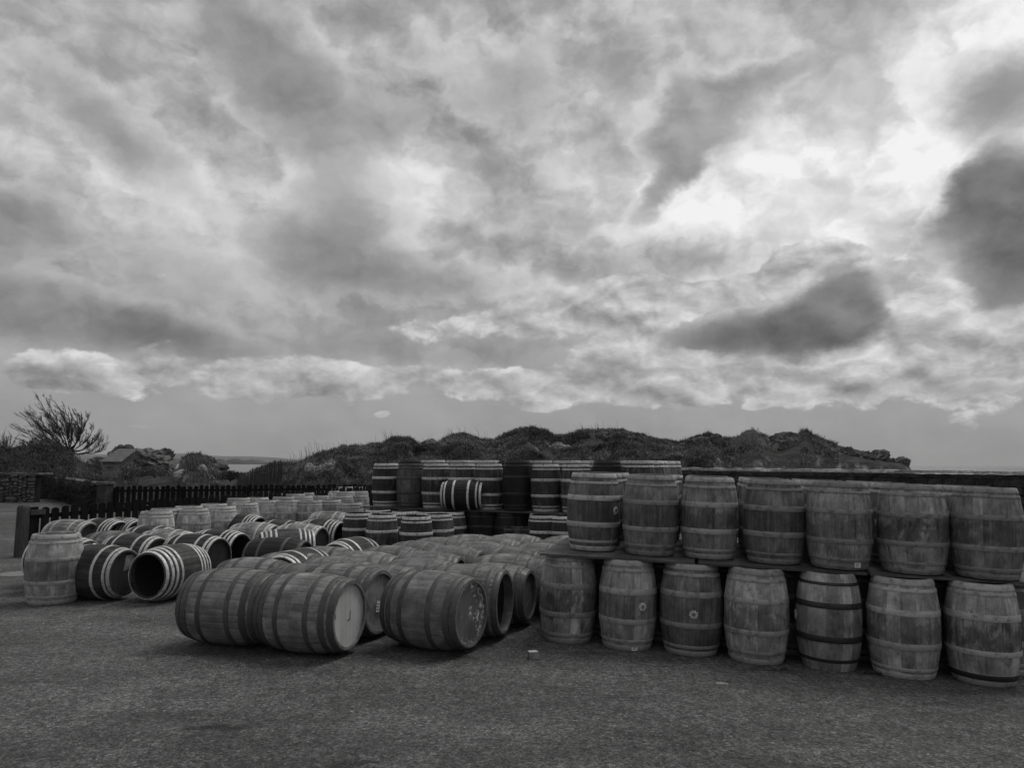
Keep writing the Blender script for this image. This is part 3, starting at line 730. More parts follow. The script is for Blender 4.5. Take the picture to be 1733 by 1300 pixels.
# ------------------------------------------------------------------ bare tree, scrub and brambles on the left bank
def limb(b, q, p0, p1, r0, r1, depth, side):
    p0 = Vector(p0); p1 = Vector(p1); L = (p1-p0).length; n = max(4, int(L/.22)+2)
    bend = Vector((-.10+q.uniform(-.06, .06), q.uniform(-.15, .15), .10+q.uniform(-.05, .08)))*L if depth == 0 else Vector((q.uniform(-.12, .12), q.uniform(-.1, .1), q.uniform(-.05, .1)))*L
    pts = []; rd = []
    for i in range(n+1):
        t = i/n; j = .018*L if 0 < i < n else 0
        pts.append(p0.lerp(p1, t)-bend*math.sin(math.pi*t)*.9+Vector((q.uniform(-j, j), q.uniform(-j, j), q.uniform(-j, j)))); rd.append(r0+(r1-r0)*t)
    b.tube(pts, rd, 5 if depth < 2 else 3)
    if depth >= 3: return
    nb = (14, 8, 4)[depth]
    for k in range(nb):
        t = q.uniform(.28, .97) if depth == 0 else q.uniform(.2, .95)
        i = int(t*n); s = pts[i]; d = (pts[min(i+1, n)]-pts[max(0, i-1)]).normalized()
        sd = Vector((q.uniform(-.45, .35)-.18, q.uniform(-.5, .5), q.uniform(.0, .45)))
        nd = (d*.8+sd).normalized(); ln = L*q.uniform(.30, .55)*(1-.4*t) if depth else L*q.uniform(.26, .48)*(1.1-.6*t)
        limb(b, q, s, s+nd*ln, rd[i]*.42, max(.0045, r1*.55), depth+1, side)
def bare_tree():
    q = random.Random(21); Y = 47.; base = atY(116, 772, Y); t = empty('bare_tree', base); tag(t, 'leafless windswept tree leaning left on the bank behind the hut', 'tree')
    def rel(px, py, dy=0.): return atY(px, py, Y+dy)-base
    b = MB(); b.tube([(0, 0, -.6), (-.05, 0, 0), (-.12, 0, .25), (-.15, 0, .45)], [.22, .19, .17, .13], 9)
    link('trunk', b.mesh('trunk', True), M['twig'], t)
    for px, py, bx, by in ((19, 719, 112, 764), (40, 697, 112, 762), (53, 690, 113, 760), (63, 669, 114, 758), (78, 672, 115, 758), (92, 678, 116, 758), (108, 684, 117, 760), (118, 694, 118, 760),
                           (137, 696, 119, 762), (153, 700, 120, 763), (160, 722, 121, 764), (173, 727, 122, 765), (187, 747, 122, 767), (30, 742, 110, 766), (60, 715, 113, 762), (100, 705, 117, 760), (146, 712, 120, 764), (84, 700, 114, 760), (128, 712, 119, 762), (176, 742, 122, 767), (46, 728, 112, 764), (70, 690, 114, 760), (126, 700, 119, 761), (36, 706, 112, 763), (98, 690, 116, 759), (166, 734, 122, 766), (55, 700, 113, 762)):
        b = MB(); dy = q.uniform(-1.1, 1.1)
        limb(b, q, rel(bx, by), rel(px, py, dy), q.uniform(.032, .048), .0105, 0, 0)
        link('limb', b.mesh('limb', True), M['twig'], t)
bare_tree()
for i, (px, py, w, h, Y, lab) in enumerate(((8, 768, 30, 34, 46, 'leafless thorn bush at the left edge of the picture'), (42, 766, 26, 24, 46, 'low leafless thorn between the edge bush and the tree'), (-20, 768, 30, 34, 47, 'leafless thorn on the bank, cut by the left edge'))):
    q = random.Random(40+i); base = atY(px, py, Y); t = empty('thorn_bush', base); tag(t, lab, 'bush'); s = Y/1300.
    b = MB()
    for k in range(11):
        limb(b, q, (q.uniform(-.15, .15), q.uniform(-.2, .2), -.2), (q.uniform(-.6, .6)*w*s, q.uniform(-.5, .5), h*s*q.uniform(.6, 1.05)), .028, .012, 1, 0)
    link('stems', b.mesh('stems', True), M['twig'], t)
def leafquads(b, q, c, s):
    n = Vector((q.gauss(0, 1), q.gauss(0, 1), q.gauss(.5, 1))).normalized(); a = n.orthogonal().normalized(); a = (Matrix.Rotation(q.random()*6.28, 3, n) @ a); d = n.cross(a)
    b.quad(c-a*s, c+d*s*.5+n*s*.2, c+a*s, c-d*s*.5+n*s*.2)
def bramble():
    q = random.Random(9); b = MB(); tw = MB()
    # rank growth over the bank and the old garden wall
    n = 0
    while n < 15000:
        px = q.uniform(-60, 190); Y = q.uniform(37.5, 47)
        x = (px-866.5)/1300*Y; z = hz(x, Y)
        m = mnoise.noise(Vector((x*.6, Y*.6, 3.)))
        if px > 128 and (Y > 41 or q.random() < .6): n += 1; continue
        hgt_ = .25+.45*max(0, m+.3)
        leafquads(b, q, Vector((x, Y, max(z, 0)+q.random()*hgt_)), q.uniform(.035, .08)); n += 1
    for k in range(420):
        px = q.uniform(-60, 150); Y = q.uniform(37.5, 46); x = (px-866.5)/1300*Y; z = max(0, hz(x, Y)); L = q.uniform(.4, 1.0); d = q.uniform(-1, 1)
        tw.tube([(x, Y, z), (x+d*L*.2, Y-.1, z+L*.6), (x+d*L*.6, Y-.25, z+L*.8), (x+d*L*.95, Y-.4, z+L*.62)], [.012, .010, .008, .006], 3)
    struct('brambles', b.mesh('brambles'), M['leaf'], 'stuff', 'dark brambles smothering the left bank')
    struct('bramble_stems', tw.mesh('bramble_stems'), M['drytwig'], 'stuff', 'arching bare bramble stems on the left bank')
M['drytwig'] = plain_mat('dry_stem', .09, .9, 9., .3)
bramble()
for i, (px, py, w, h, Y, lab, m) in enumerate(((222, 808, 40, 22, 41, 'rounded pale gorse bush right of the stone hut', 'drygrass'), (262, 806, 50, 17, 40, 'wide low gorse bush in the middle of the rough grass', 'drygrass'), (352, 812, 40, 20, 39, 'low tangled bush beside the pointed rock', 'grass'),
                                             (212, 808, 18, 14, 43, 'small dark bush against the right corner of the hut', 'leaf'), (75, 838, 34, 42, 36.5, 'tall dark ivy bush at the broken end of the dry stone wall', 'leaf'), (104, 842, 30, 34, 35.5, 'dark bush filling the gap between dry stone wall and garden wall', 'leaf'), (390, 812, 44, 16, 38, 'matted low bush left of the stake fence', 'grass'))):
    q = random.Random(60+i); base = atY(px, py, Y); t = empty('bush', base); tag(t, lab, 'bush'); s = Y/1300.; b = MB(); st = MB()
    for k in range(1500):
        th = q.random()*6.28; ph = math.acos(q.random()); r = q.uniform(.6, 1.0)*(1+.35*mnoise.noise(Vector((math.cos(th)*1.6+i, math.sin(th)*1.6, ph*1.5))))
        leafquads(b, q, Vector((math.cos(th)*math.sin(ph)*w*s*.55*r, math.sin(th)*math.sin(ph)*w*s*.45*r, math.cos(ph)*h*s*r)), q.uniform(.03, .07))
    for k in range(8): st.tube([(0, 0, -.1), (q.uniform(-.3, .3)*w*s, q.uniform(-.3, .3)*w*s, h*s*.7)], [.02, .008], 4)
    link('foliage', b.mesh('foliage'), M[m], t); link('stems', st.mesh('stems'), M['twig'], t)

# ------------------------------------------------------------------ stone walls and hut
M['wallstone'] = stone_mat('wall_stone', .115, .45, .30, 5.); M['mortar'] = plain_mat('dark_joint', .018, .95, 8, .4)
M['seastone'] = stone_mat('sea_wall_stone', .042, .12, .13, 4.); M['coping'] = stone_mat('coping_stone', .52, .35, .62, 2.2)
def stone_block(seed, l, d, h, rough=.12):
    q = random.Random(seed); b = MB(); rows = []
    nx = 3; prof = [(-.5, -.5), (.5, -.5), (.5, .5), (-.5, .5)]
    for i in range(nx+1):
        t = i/nx-.5; e = .82 if i in (0, nx) else 1.
        rows.append([(t*l, y*d*e*(1+q.uniform(-rough, rough)), z*h*e*(1+q.uniform(-rough, rough))) for y, z in prof])
    b.grid(rows, True); b.quad(*reversed(rows[0])); b.quad(*rows[-1]); return b.mesh('stone')
def wall_frame(A, B):
    A = Vector((*A, 0)); B = Vector((*B, 0)); L = (B-A).length; ang = math.atan2(B.y-A.y, B.x-A.x)
    return A, L, ang
def sea_wall():
    A, L, ang = wall_frame((4.6, 32.2), (16.6, 21.0)); t = empty('sea_wall', A); t.rotation_euler.z = ang
    tag(t, 'dark rubble stone sea wall with pale coping behind the stacks', 'wall')
    zt = lambda x: 1.635-.045*x/L
    b = MB(); b.box((0, -.19, -.2), (L, .25, 1.57)); link('wall_core', b.mesh('wall_core'), M['mortar'], t)
    q = random.Random(2); ms = [stone_block(100+k, 1., 1., 1.) for k in range(7)]
    for m_ in ms: m_.materials.append(M['seastone'])
    z = 0.
    while z < 1.55:
        h = min(q.uniform(.17, .27), 1.59-z)
        if h < .06: break
        x = q.uniform(-.2, 0)
        while x < L:
            l = q.uniform(.28, .62); o = link('stone', ms[q.randrange(7)], None, t)
            o.matrix_local = Matrix.Translation((x+l/2, -.20+q.uniform(-.02, .02), z+h/2)) @ Matrix.Diagonal((l*.97, .16, h*.95, 1)); x += l
        z += h
    x = 0.; cs = [stone_block(130+k, 1., 1., 1., .07) for k in range(4)]
    for m_ in cs: m_.materials.append(M['coping'])
    while x < L:
        l = q.uniform(.7, 1.3); o = link('coping_stone', cs[q.randrange(4)], None, t)
        o.matrix_local = Matrix.Translation((x+l/2, .02+q.uniform(-.02, .02), zt(x)+.045+q.uniform(-.008, .008))) @ Matrix.Diagonal((l*.99, .62, .10, 1)); x += l
sea_wall()
def rubble_wall(name, A, B, H, label, mat, coping=True, seed=1):
    A, L, ang = wall_frame(A, B); t = empty(name, A); t.rotation_euler.z = ang; tag(t, label, 'wall')
    b = MB(); b.box((0, -.12, -.2), (L, .2, H-.06)); link('wall_core', b.mesh('wall_core'), M['mortar'], t)
    q = random.Random(seed); s = MB(); z = 0.
    cells = int(L/.21); zt_ = [0.]*cells
    while min(zt_) < H-.06:
        c0 = min(range(cells), key=lambda i: zt_[i]); span = q.choice((1, 1, 2, 2, 3)); c1 = c0
        while c1+1 < cells and c1-c0+1 < span and abs(zt_[c1+1]-zt_[c0]) < .035: c1 += 1
        x = c0*L/cells; l = (c1-c0+1)*L/cells; z = max(zt_[c0:c1+1]); h = min(q.uniform(.06, .21), H-.02-z); p = q.uniform(-.07, .03); ang = q.uniform(-.08, .08)
        for i in range(c0, c1+1): zt_[i] = z+max(h, .03)
        if h < .04: continue
        k = len(s.v); e = .014; n = 7; cx = x+l/2; cz = z+h/2
        for yy, f in ((-.16+p, .72), (-.13+p, .98), (.1, .98)):
            for j in range(n):
                th = 2*math.pi*j/n+.3; uu = math.copysign(abs(math.cos(th))**.55, math.cos(th))*f*(l/2-e); ww = math.copysign(abs(math.sin(th))**.55, math.sin(th))*f*(h/2-e)
                s.v.append((cx+uu+q.uniform(-.012, .012), yy+q.uniform(-.012, .012), cz+ww+ang*uu+q.uniform(-.008, .008)))
        s.f.append(tuple(range(k, k+n))); s.mi.append(0)
        for r_ in (0, 1):
            for j in range(n): s.f.append((k+r_*n+j, k+(r_+1)*n+j, k+(r_+1)*n+(j+1) % n, k+r_*n+(j+1) % n)); s.mi.append(0)
    o = link('stones', s.mesh('stones'), mat, t); o['kind'] = 'stuff'
    if coping:
        x = 0; ms = [stone_block(seed*50+k, 1., 1., 1., .1) for k in range(4)]
        for m_ in ms: m_.materials.append(M['coping_dull'])
        while x < L:
            l = q.uniform(.5, .95); o = link('coping_stone', ms[q.randrange(4)], None, t); o.matrix_local = Matrix.Translation((x+l/2, .03, H-.0+q.uniform(-.02, .02))) @ Matrix.Diagonal((l*.99, .5, .09, 1)); x += l
    return t
M['coping_dull'] = stone_mat('dull_coping', .17, .35, .3, 3.)
rubble_wall('dry_stone_wall', (-27.5, 35.6), (-21.4, 35.0), 1.28, 'grey dry stone wall at the far left edge of the yard', M['wallstone'], True, 3)
rubble_wall('garden_wall', (-24.6, 41.5), (-15.7, 29.6), 1.0, 'overgrown garden wall with pale coping below the hut', M['seastone'], True, 4)
def ivy():
    q = random.Random(31); b = MB(); A = Vector((-24.6, 41.5, 0)); B = Vector((-15.7, 29.6, 0)); nrm = Vector((-(B-A).y, (B-A).x, 0)).normalized()*-1
    for k in range(8500):
        t = q.random(); P = A.lerp(B, t); m = mnoise.noise(Vector((t*9, 0, 2.)))
        z = q.random()*(1.02+.25*m)
        if mnoise.noise(Vector((t*14, z*2.2, 8.))) > .18: continue
        leafquads(b, q, P+nrm*q.uniform(.16, .42)+Vector((0, 0, z)), q.uniform(.03, .075))
    struct('ivy', b.mesh('ivy'), M['leaf'], 'stuff', 'ragged ivy hanging over the garden wall')
ivy()
def pillar():
    P = Vector((-15.3, 29.2, 0)); t = empty('gate_pillar', P); tag(t, 'square stone gate pillar where garden wall meets the picket fence', 'pillar'); t.rotation_euler.z = -.3
    b = MB(); b.box((-.2, -.2, -.1), (.2, .2, 1.0)); link('shaft', b.mesh('shaft'), M['seastone'], t)
    b = MB(); b.box((-.24, -.24, 1.002), (.24, .24, 1.09)); link('cap', b.mesh('cap'), M['coping_dull'], t)
pillar()
def hut():
    Y = 45.; A = atY(172, 808, Y); s = Y/1300.; t = empty('stone_hut', A); tag(t, 'small stone hut with a sloping stone roof beneath the bare tree', 'hut')
    w = 24*s; h = 25*s; d = Vector((-40*s, 4.5, 0)); rise = 21*s
    m = stone_mat('hut_stone', .30, .7, .55, 9.); r = plain_mat('stone_slates', .105, .9, 4., .35, bump=.8, bd=.04)
    b = MB()
    def P(u, v, z): return Vector((w*u, .35*u, 0))+d*v+Vector((0, 0, z))
    f = [P(0, 0, -.7), P(1, 0, -.7), P(1, 0, h), P(0, 0, h)]; k = [P(0, 1, -.7), P(1, 1, -.7), P(1, 1, h+rise), P(0, 1, h+rise)]
    b.quad(*f); link('front_wall', b.mesh('front_wall'), m, t)
    b = MB(); b.quad(f[3], k[3], k[0], f[0]); b.quad(f[1], k[1], k[2], f[2]); b.quad(k[1], k[0], k[3], k[2]); link('side_walls', b.mesh('side_walls'), M['seastone'], t)
    b = MB(); n = 7
    for i in range(n):                                  # courses of heavy slates
        v0 = -.05+1.1*i/n; v1 = -.05+1.1*(i+1)/n+.03
        z0 = h+rise*v0+.03+.02; z1 = h+rise*v1+.03
        q = [P(-.1, v0, z0+.05), P(1.1, v0, z0+.05), P(1.1, v1, z1+.05), P(-.1, v1, z1+.05)]; lo = [p-Vector((0, 0, .07)) for p in q]
        b.quad(*q); b.quad(*lo[::-1])
        for e in range(4): b.quad(lo[e], lo[(e+1) % 4], q[(e+1) % 4], q[e])
    link('roof', b.mesh('roof'), r, t)
    b = MB(); b.box((w*.25, -.06, h*.62), (w*.75, .02, h*.72)); link('lintel', b.mesh('lintel'), M['coping_dull'], t)
hut()

# ------------------------------------------------------------------ picket fences
M['fence'] = plain_mat('tarred_timber', .008, .9, 5., .4, stretch=(6, 6, .6), spec=.08); M['fencepost'] = plain_mat('grey_post', .055, .85, 5., .35, stretch=(6, 6, .6))
def picket_mesh(w, h, th=.024, seed=0):
    q = random.Random(seed); b = MB(); out = [(-w/2, 0)]+[(-w/2*math.cos(a), h-w*.38+w*.38*math.sin(a)) for a in (0, .5, 1., 1.57, 2.14, 2.64, 3.14159)]+[(w/2, 0)]
    n = len(out); k = len(b.v)
    b.v += [(x, -th/2, z) for x, z in out]+[(x, th/2, z) for x, z in out]
    b.f += [tuple(range(k, k+n)), tuple(range(k+2*n-1, k+n-1, -1))]; b.mi += [0, 0]
    for j in range(n): b.f.append((k+j, k+n+j, k+n+(j+1) % n, k+(j+1) % n)); b.mi.append(0)
    return b.mesh('picket')
def fence(name, A, B, h0, h1, label, per=.235, w=.175, posts=2.6, seed=1, sink=0.):
    A, L, ang = wall_frame(A, B); t = empty(name, A); t.rotation_euler.z = ang; tag(t, label, 'fence'); q = random.Random(seed)
    ms = [picket_mesh(w*q.uniform(.93, 1.05), 1., .024, k) for k in range(5)]
    for m in ms: m.materials.append(M['fence'])
    n = int(L/per)
    for i in range(n):
        x = (i+.5)*per; h = (h0+(h1-h0)*x/L)*q.uniform(.965, 1.02); o = link('picket', ms[q.randrange(5)], None, t)
        o.matrix_local = Matrix.Translation((x, -.035, .04)) @ Matrix.Rotation(q.gauss(0, .018), 4, 'Y') @ Matrix.Diagonal((1, 1, h-.04, 1))
    for zf in (.28, .80):
        b = MB(); b.box((0, -.02, zf*h0-.04), (L, .025, zf*h0+.045)); 
        for v in range(len(b.v)):
            x, y, z = b.v[v]; b.v[v] = (x, y, z+(h1-h0)*zf*x/L)
        link('rail', b.mesh('rail'), M['fence'], t)
    x = 0.
    while x <= L:
        b = MB(); b.box((x-.045, .028, -.1), (x+.045, .118, (h0+(h1-h0)*x/L)*.93)); link('post', b.mesh('post'), M['fence'], t); x += posts
    return t, ang
NA = at(33, 941); NB = atY(648, 826, 29.6)
t, ang = fence('picket_fence', (NA.x+.25, NA.y+.12), (NB.x, NB.y), .95, 1.02, 'black round topped picket fence running back along the yard, with end post')
def endpost():
    b = MB(); h = 1.0
    rows = []
    for z, r in ((-.1, .068), (h-.05, .065), (h-.015, .052), (h, .028)): rows.append([(r*(1 if abs(c) > .5 else 0)*math.copysign(1, c) if 0 else r*1.2*c, r*1.2*s, z) for c, s in ((-1, -1), (0, -1.02), (1, -1), (1.02, 0), (1, 1), (0, 1.02), (-1, 1), (-1.02, 0))])
    b.grid(rows, True); b.quad(*rows[-1]); o = link('end_post', b.mesh('end_post'), M['fencepost'], t); o.location = (-.36, -.02, 0); o['label'] = 'thick grey end post'
    b = MB(); b.box((-.30, -.075, .10), (-.08, -.045, .955)); link('end_board', b.mesh('end_board'), M['fence'], t)
    b = MB(); b.box((-.27, -.12, .80), (.05, -.082, .90)); link('rail_end', b.mesh('rail_end'), M['fencepost'], t)
endpost()
fence('picket_fence', (-15.0, 29.3), (-5.0, 31.2), .93, 1.0, 'farther black picket fence below the rough grass, meeting the gate pillar', .20, .15, 2.4, 4)
def stakes():
    q = random.Random(8); P0 = atY(402, 822, 34.); t = empty('stake_fence', P0); tag(t, 'ragged row of old grey stakes climbing from the picket fence to the dune', 'fence')
    ms = []
    for k in range(4):
        b = MB(); b.tube([(0, 0, -.2), (.01*k, 0, .5), (0, 0, 1.)], [.05, .045, .03], 5); me = b.mesh('stake'); me.materials.append(M['fencepost']); ms.append(me)
    for i in range(32):
        px = 402+i*2.35+q.uniform(-.6, .6); f = i/31.; top = 806-24*min(1, f*1.15)+q.uniform(-4, 4); Y = 34+f*3.
        bot = atY(px, 824-8*f, Y); tp = atY(px, top, Y); o = link('stake', ms[i % 4], None, t)
        o.matrix_local = Matrix.Translation(bot-P0) @ Matrix.Rotation(q.gauss(0, .06), 4, 'Y') @ Matrix.Diagonal((1, 1, max(.3, tp.z-bot.z), 1))
    b = MB(); Q = atY(475, 797, 37.)-P0; b.tube([(0, .06, .35), tuple(Q)], [.022, .022], 5); link('wire_rail', b.mesh('wire_rail'), M['fencepost'], t)
stakes()
# ------------------------------------------------------------------ the casks
U = Vector((.918, -.397, 0)); V = Vector((.397, .918, 0)); UR = Vector((.958, -.287, 0)); VR = Vector((.287, .958, 0))
ORD = ['first', 'second', 'third', 'fourth', 'fifth', 'sixth', 'seventh', 'eighth', 'ninth', 'tenth', 'eleventh', 'twelfth', 'thirteenth', 'fourteenth']
def away(P, r):
    d = Vector((P.x, P.y, 0)).normalized(); return Vector((P.x, P.y, P.z))+d*r
def facing(P): return math.atan2(-P.y, -P.x)
G_LOW = 'upright barrels under the boards of the right stack'; G_UP = 'upright barrels on the boards of the right stack'
low_px = [(960, 1091), (1061, 1103), (1169, 1112), (1280, 1126), (1403, 1137), (1530, 1150), (1665, 1162)]
low_kind = ['pale', 'pale', 'mid', 'pale', 'black_hooped', 'pale', 'pale']
low_tone = [.86, .82, .80, 1.18, 1.0, 1.12, .98]; low_ht = [.72, 1.0, .8, .85, 1., 1.1, 1.05]
low_lab = ['pale stained barrel at the left end of the lower row, beside the lying casks', 'patchy barrel with striped pale staves, bung plate at right, white tag at its foot',
           'darker lower barrel with a serrated bung plate facing the camera', 'palest clean-topped lower barrel with a thin dark streak down its middle',
           'lower barrel with black hoops and a bung plate on its left edge', 'bulging pale lower barrel second from the right edge', 'lower barrel with a dark foot hoop at the right edge']
low_soil = [.95, .45, .3, .75, .45, .7, .85]; up_soil = [.25, .5, .75, .4, .75, .95, .7]
low_zone = [(.92, .95), (.62, .82), (.85, .62), (.84, .85), (.74, .62), (.80, .80), (.78, .88)]
low_br = [[(.18, .13, 1.5), (-.75, .3, .9)], [(-.42, .11, 1.45), (.38, .10, 1.4), (.78, .12, 1.5), (.6, .07, .55)], [(-.5, .1, 1.15)], [(.3, .06, .8)], [(.55, .14, 1.35), (.1, .1, .85)], [(-.2, .2, 1.1)], [(.95, .12, 1.3)]]
up_zone = [(.70, .75), (.66, .82), (.80, .86), (.60, .85), (.78, .88), (.80, .9), (.74, .74)]
up_br = [[(.85, .1, 1.25)], [(.1, .2, 1.1)], [], [(-.95, .13, 1.9), (.25, .1, 1.15)], [(-.55, .12, 1.2)], [(.4, .15, 1.15)], [(-.2, .1, 1.2)]]
low_sc = [1.0, .98, 1.03, 1.02, 1.0, 1.05, 1.02]; up_sc = [.98, 1.0, .99, 1.02, 1.04, 1.06, 1.03]
C_LOW = []
for i, (p, k) in enumerate(zip(low_px, low_kind)):
    P = away(atg(*p), .238); P.z = gz(P.x); C_LOW.append(P)
    t, A, sp = cask(k, P, None, low_lab[i], G_LOW, 'barrel', 'oak_barrel', True, 0., low_tone[i], (True, True), htone=low_ht[i]*1.15, tilt=SLOPE, zone=low_zone[i], soil=low_soil[i], bright=[(facing(P)+a_, w_, t_) for a_, w_, t_ in low_br[i]])
    f = facing(P)
    t.scale = (low_sc[i], low_sc[i], 1.)
    if i == 1:
        bung(t, A, sp, .0, f+.52); sticker(t, A, sp, -.415, f+.30, .06, .04); 
    if i == 2: bung(t, A, sp, -.03, f+.08)
    if i == 4: bung(t, A, sp, .02, f-1.35)
    if i == 6:
        o = link('foot_hoop', hoop_mesh(Spec(sp.H, sp.rb+.006, sp.rh+.006), .062, .118, False), M['hoop_black'], t, A); o['label'] = 'dark lower hoop'
SH = ['left end', 'second place', 'third place', 'middle', 'fifth place', 'sixth place', 'right end']
for k in (1, 2):                                         # rows behind, wood and hoops mostly toned dark, shade put into the colour
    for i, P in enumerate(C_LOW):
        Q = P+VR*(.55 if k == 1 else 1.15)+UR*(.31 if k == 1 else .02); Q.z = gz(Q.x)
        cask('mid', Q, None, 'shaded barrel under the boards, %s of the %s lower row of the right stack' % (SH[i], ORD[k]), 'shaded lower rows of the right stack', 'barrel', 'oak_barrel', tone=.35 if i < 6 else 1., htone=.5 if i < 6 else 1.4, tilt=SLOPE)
# boards lie on the lower barrels
ZB = .893
def boards(name, O, n, wid, depth, label, ths=.02, jx=.0, lean=0):
    q = random.Random(len(label)); x = 0
    for i in range(n):
        w = wid*q.uniform(.97, 1.03); t = empty(name, O+U*x); t.rotation_euler = (0, lean, math.atan2(U.y, U.x)); t.location.z = O.z-math.sin(lean)*x
        tag(t, label[i] if isinstance(label, list) else label, 'board', 'boards between the two tiers')
        nb = 4; dd = depth/nb
        for k in range(nb):
            b = MB(); y0 = dd*k+.003; y1 = dd*(k+1)-.003; jl = q.uniform(0, .03)
            b.box((jl, y0, q.uniform(0, .001)), (w-.006, y1, ths)); me = b.mesh('plank'); me.materials.append(M['board'])
            o = link('plank', me, None, t)
        x += w
F0 = atg(913, 937.5, ZB+.012); F1 = atg(1732, 986, ZB+.012)
UR = Vector((F1.x-F0.x, F1.y-F0.y, 0)).normalized(); VR = Vector((-UR.y, UR.x, 0))
SU, SV = U, V; U, V = UR, VR
boards('stacking_board', Vector((F0.x, F0.y, ZB))-VR*.05, 3, 1.62, 2.45, ['wide dark board lying on the lower barrels, left end of the right stack', 'middle dark board between the tiers of the right stack', 'dark board between the tiers at the right edge of the picture'], .022, lean=SLOPE*UR.x)
U, V = SU, SV
ZU = ZB+.0225
up_px = [(1003, 934), (1100, 942), (1200, 948), (1310, 956), (1421, 965), (1545, 973), (1672, 982)]
up_kind = ['mid_up', 'pale_up', 'pale_up', 'mid_up', 'pale_up', 'pale_up', 'pale_up']
up_tone = [.80, .64, .80, .82, .84, .92, .76]; up_ht = [1.25, .75, .9, .7, .65, .68, .66]
up_lab = ['dark upper barrel with bright hoops and a bung plate, left end of the top tier', 'smooth brown upper barrel right of the dark left end one',
          'upper barrel with a bright third hoop and dark smudges, third from the left', 'upper barrel with a pale stave down its left side, middle of the top tier',
          'upper barrel with a small white tag at its foot', 'wide upper barrel with ragged dark stains and a bung slot, second from the right', 'upper barrel cut by the right edge of the picture']
C_UP = []
for i, (p, k) in enumerate(zip(up_px, up_kind)):
    P = away(atg(p[0], p[1], ZU), .238); P.z = ZU+gz(P.x)+.003; C_UP.append(P)
    t, A, sp = cask(k, P, None, up_lab[i], G_UP, 'barrel', 'oak_barrel', True, 0., up_tone[i], htone=up_ht[i]*1.2, tilt=SLOPE, zone=up_zone[i], soil=up_soil[i], bright=[(facing(P)+a_, w_, t_) for a_, w_, t_ in up_br[i]])
    f = facing(P); t.scale = (up_sc[i], up_sc[i], 1.)
    if i == 0: bung(t, A, sp, .02, f+.95)
    if i == 4: sticker(t, A, sp, -.37, f+.62, .06, .045)
    if i == 5: bung(t, A, sp, .03, f-1.45, True, .032)
rows = [(.62, 'second'), (1.24, 'third'), (1.86, 'fourth')]
for dv, nm in rows:
    for i, P in enumerate(C_UP):
        if i == 6 and dv > 1: continue
        Q = P+VR*dv+UR*rnd.uniform(-.02, .02); Q.z = ZU+gz(Q.x)+.003
        cask('pale_up' if (i+int(dv*3)) % 3 else 'mid_up', Q, None, '%s barrel from the left in the %s row of the top tier, right stack' % (ORD[i], nm), 'rear upright barrels of the right stack', 'barrel', 'oak_barrel', tone=.8, htone=1.2, spin=rnd.random(), tilt=SLOPE)

# lying hogsheads in front, in columns running back
G_H = 'grey hogsheads lying in the middle of the yard'
def hogshead(c, az, label, kind='hog', hero=False, head='head_grey', tone=1., heads=(True, True), htone=1., spin=None, group=G_H, tilt=0.):
    """c: middle of the +z head on the ground plan"""
    sp = KINDS[kind][0]; d = Vector((math.sin(R(az)), math.cos(R(az)), 0)); P = Vector((c[0], c[1], 0))-d*sp.H/2; P.z = 0.
    return cask(kind, P, az, label, group, 'cask', 'hogshead', hero, spin, tone, heads, (head, 'head_grey'), htone, tilt)
H_A2 = Vector((-1.55, 7.62, 0)); H_A2b = Vector((-1.38, 8.32, 0)); H_A3 = Vector((-.38, 7.74, 0))
t, A, sp = hogshead(H_A2, 108, 'foremost lying hogshead with a smooth pale painted head', hero=True, head='head_pale', tone=1.0, spin=0.)
def mark(t, A, sp, strokes, mat, x0, y0, s, w=.006):
    b = MB(); zc = sp.H/2-.032+.0026
    for st in strokes:
        for (xa, ya), (xb, yb) in zip(st[:-1], st[1:]):
            d = Vector((xb-xa, yb-ya, 0)).normalized(); n = Vector((-d.y, d.x, 0))*w/2
            a_ = Vector((x0+xa*s, y0+ya*s, zc)); b_ = Vector((x0+xb*s, y0+yb*s, zc)); e = Vector((0, 0, .0012))
            b.quad(a_-n+e, b_-n+e, b_+n+e, a_+n+e); b.quad(a_-n, b_-n, b_-n+e, a_-n+e); b.quad(b_+n, a_+n, a_+n+e, b_+n+e)
    o = link('painted_mark', b.mesh('painted_mark'), M[mat], t, A); return o
# head plan: local +y is ... found from the cask matrix; up is world z
def head_axes(A):
    up = (A.to_3x3().inverted() @ Vector((0, 0, 1))); rt = (A.to_3x3().inverted() @ Vector((0, 0, 1)).cross(A.to_3x3() @ Vector((0, 0, 1))))
    return rt.normalized(), up.normalized()
def head_mark(t, A, sp, strokes, mat, ox, oy, s, w=.006):
    rt, up = head_axes(A)
    st = [[(p[0]*rt.x+p[1]*up.x, p[0]*rt.y+p[1]*up.y) for p in k] for k in strokes]
    return mark(t, A, sp, st, mat, ox*rt.x+oy*up.x, ox*rt.y+oy*up.y, s, w)
head_mark(t, A, sp, [[(-.3, 0), (.25, .03), (.28, 1.0)]], 'ink', .02, -.05, .085, .008)
head_mark(t, A, sp, [[(0, 0), (.12, .5), (.1, 1.)]], 'ink', -.235, .0, .05, .006)
t, A, sp = hogshead(Vector((-2.42, 7.96, 0)), 104, 'lying hogshead end to end behind the pale headed one, at the left front corner', hero=True, tone=.92, spin=.05)
t, A, sp = hogshead(H_A2b, 112, 'lying hogshead with a stained head and white paper label, behind the pale headed one', hero=True, head='head_stained', spin=0., tone=.95)
rt, up = head_axes(A); zc = sp.H/2-.032+.003
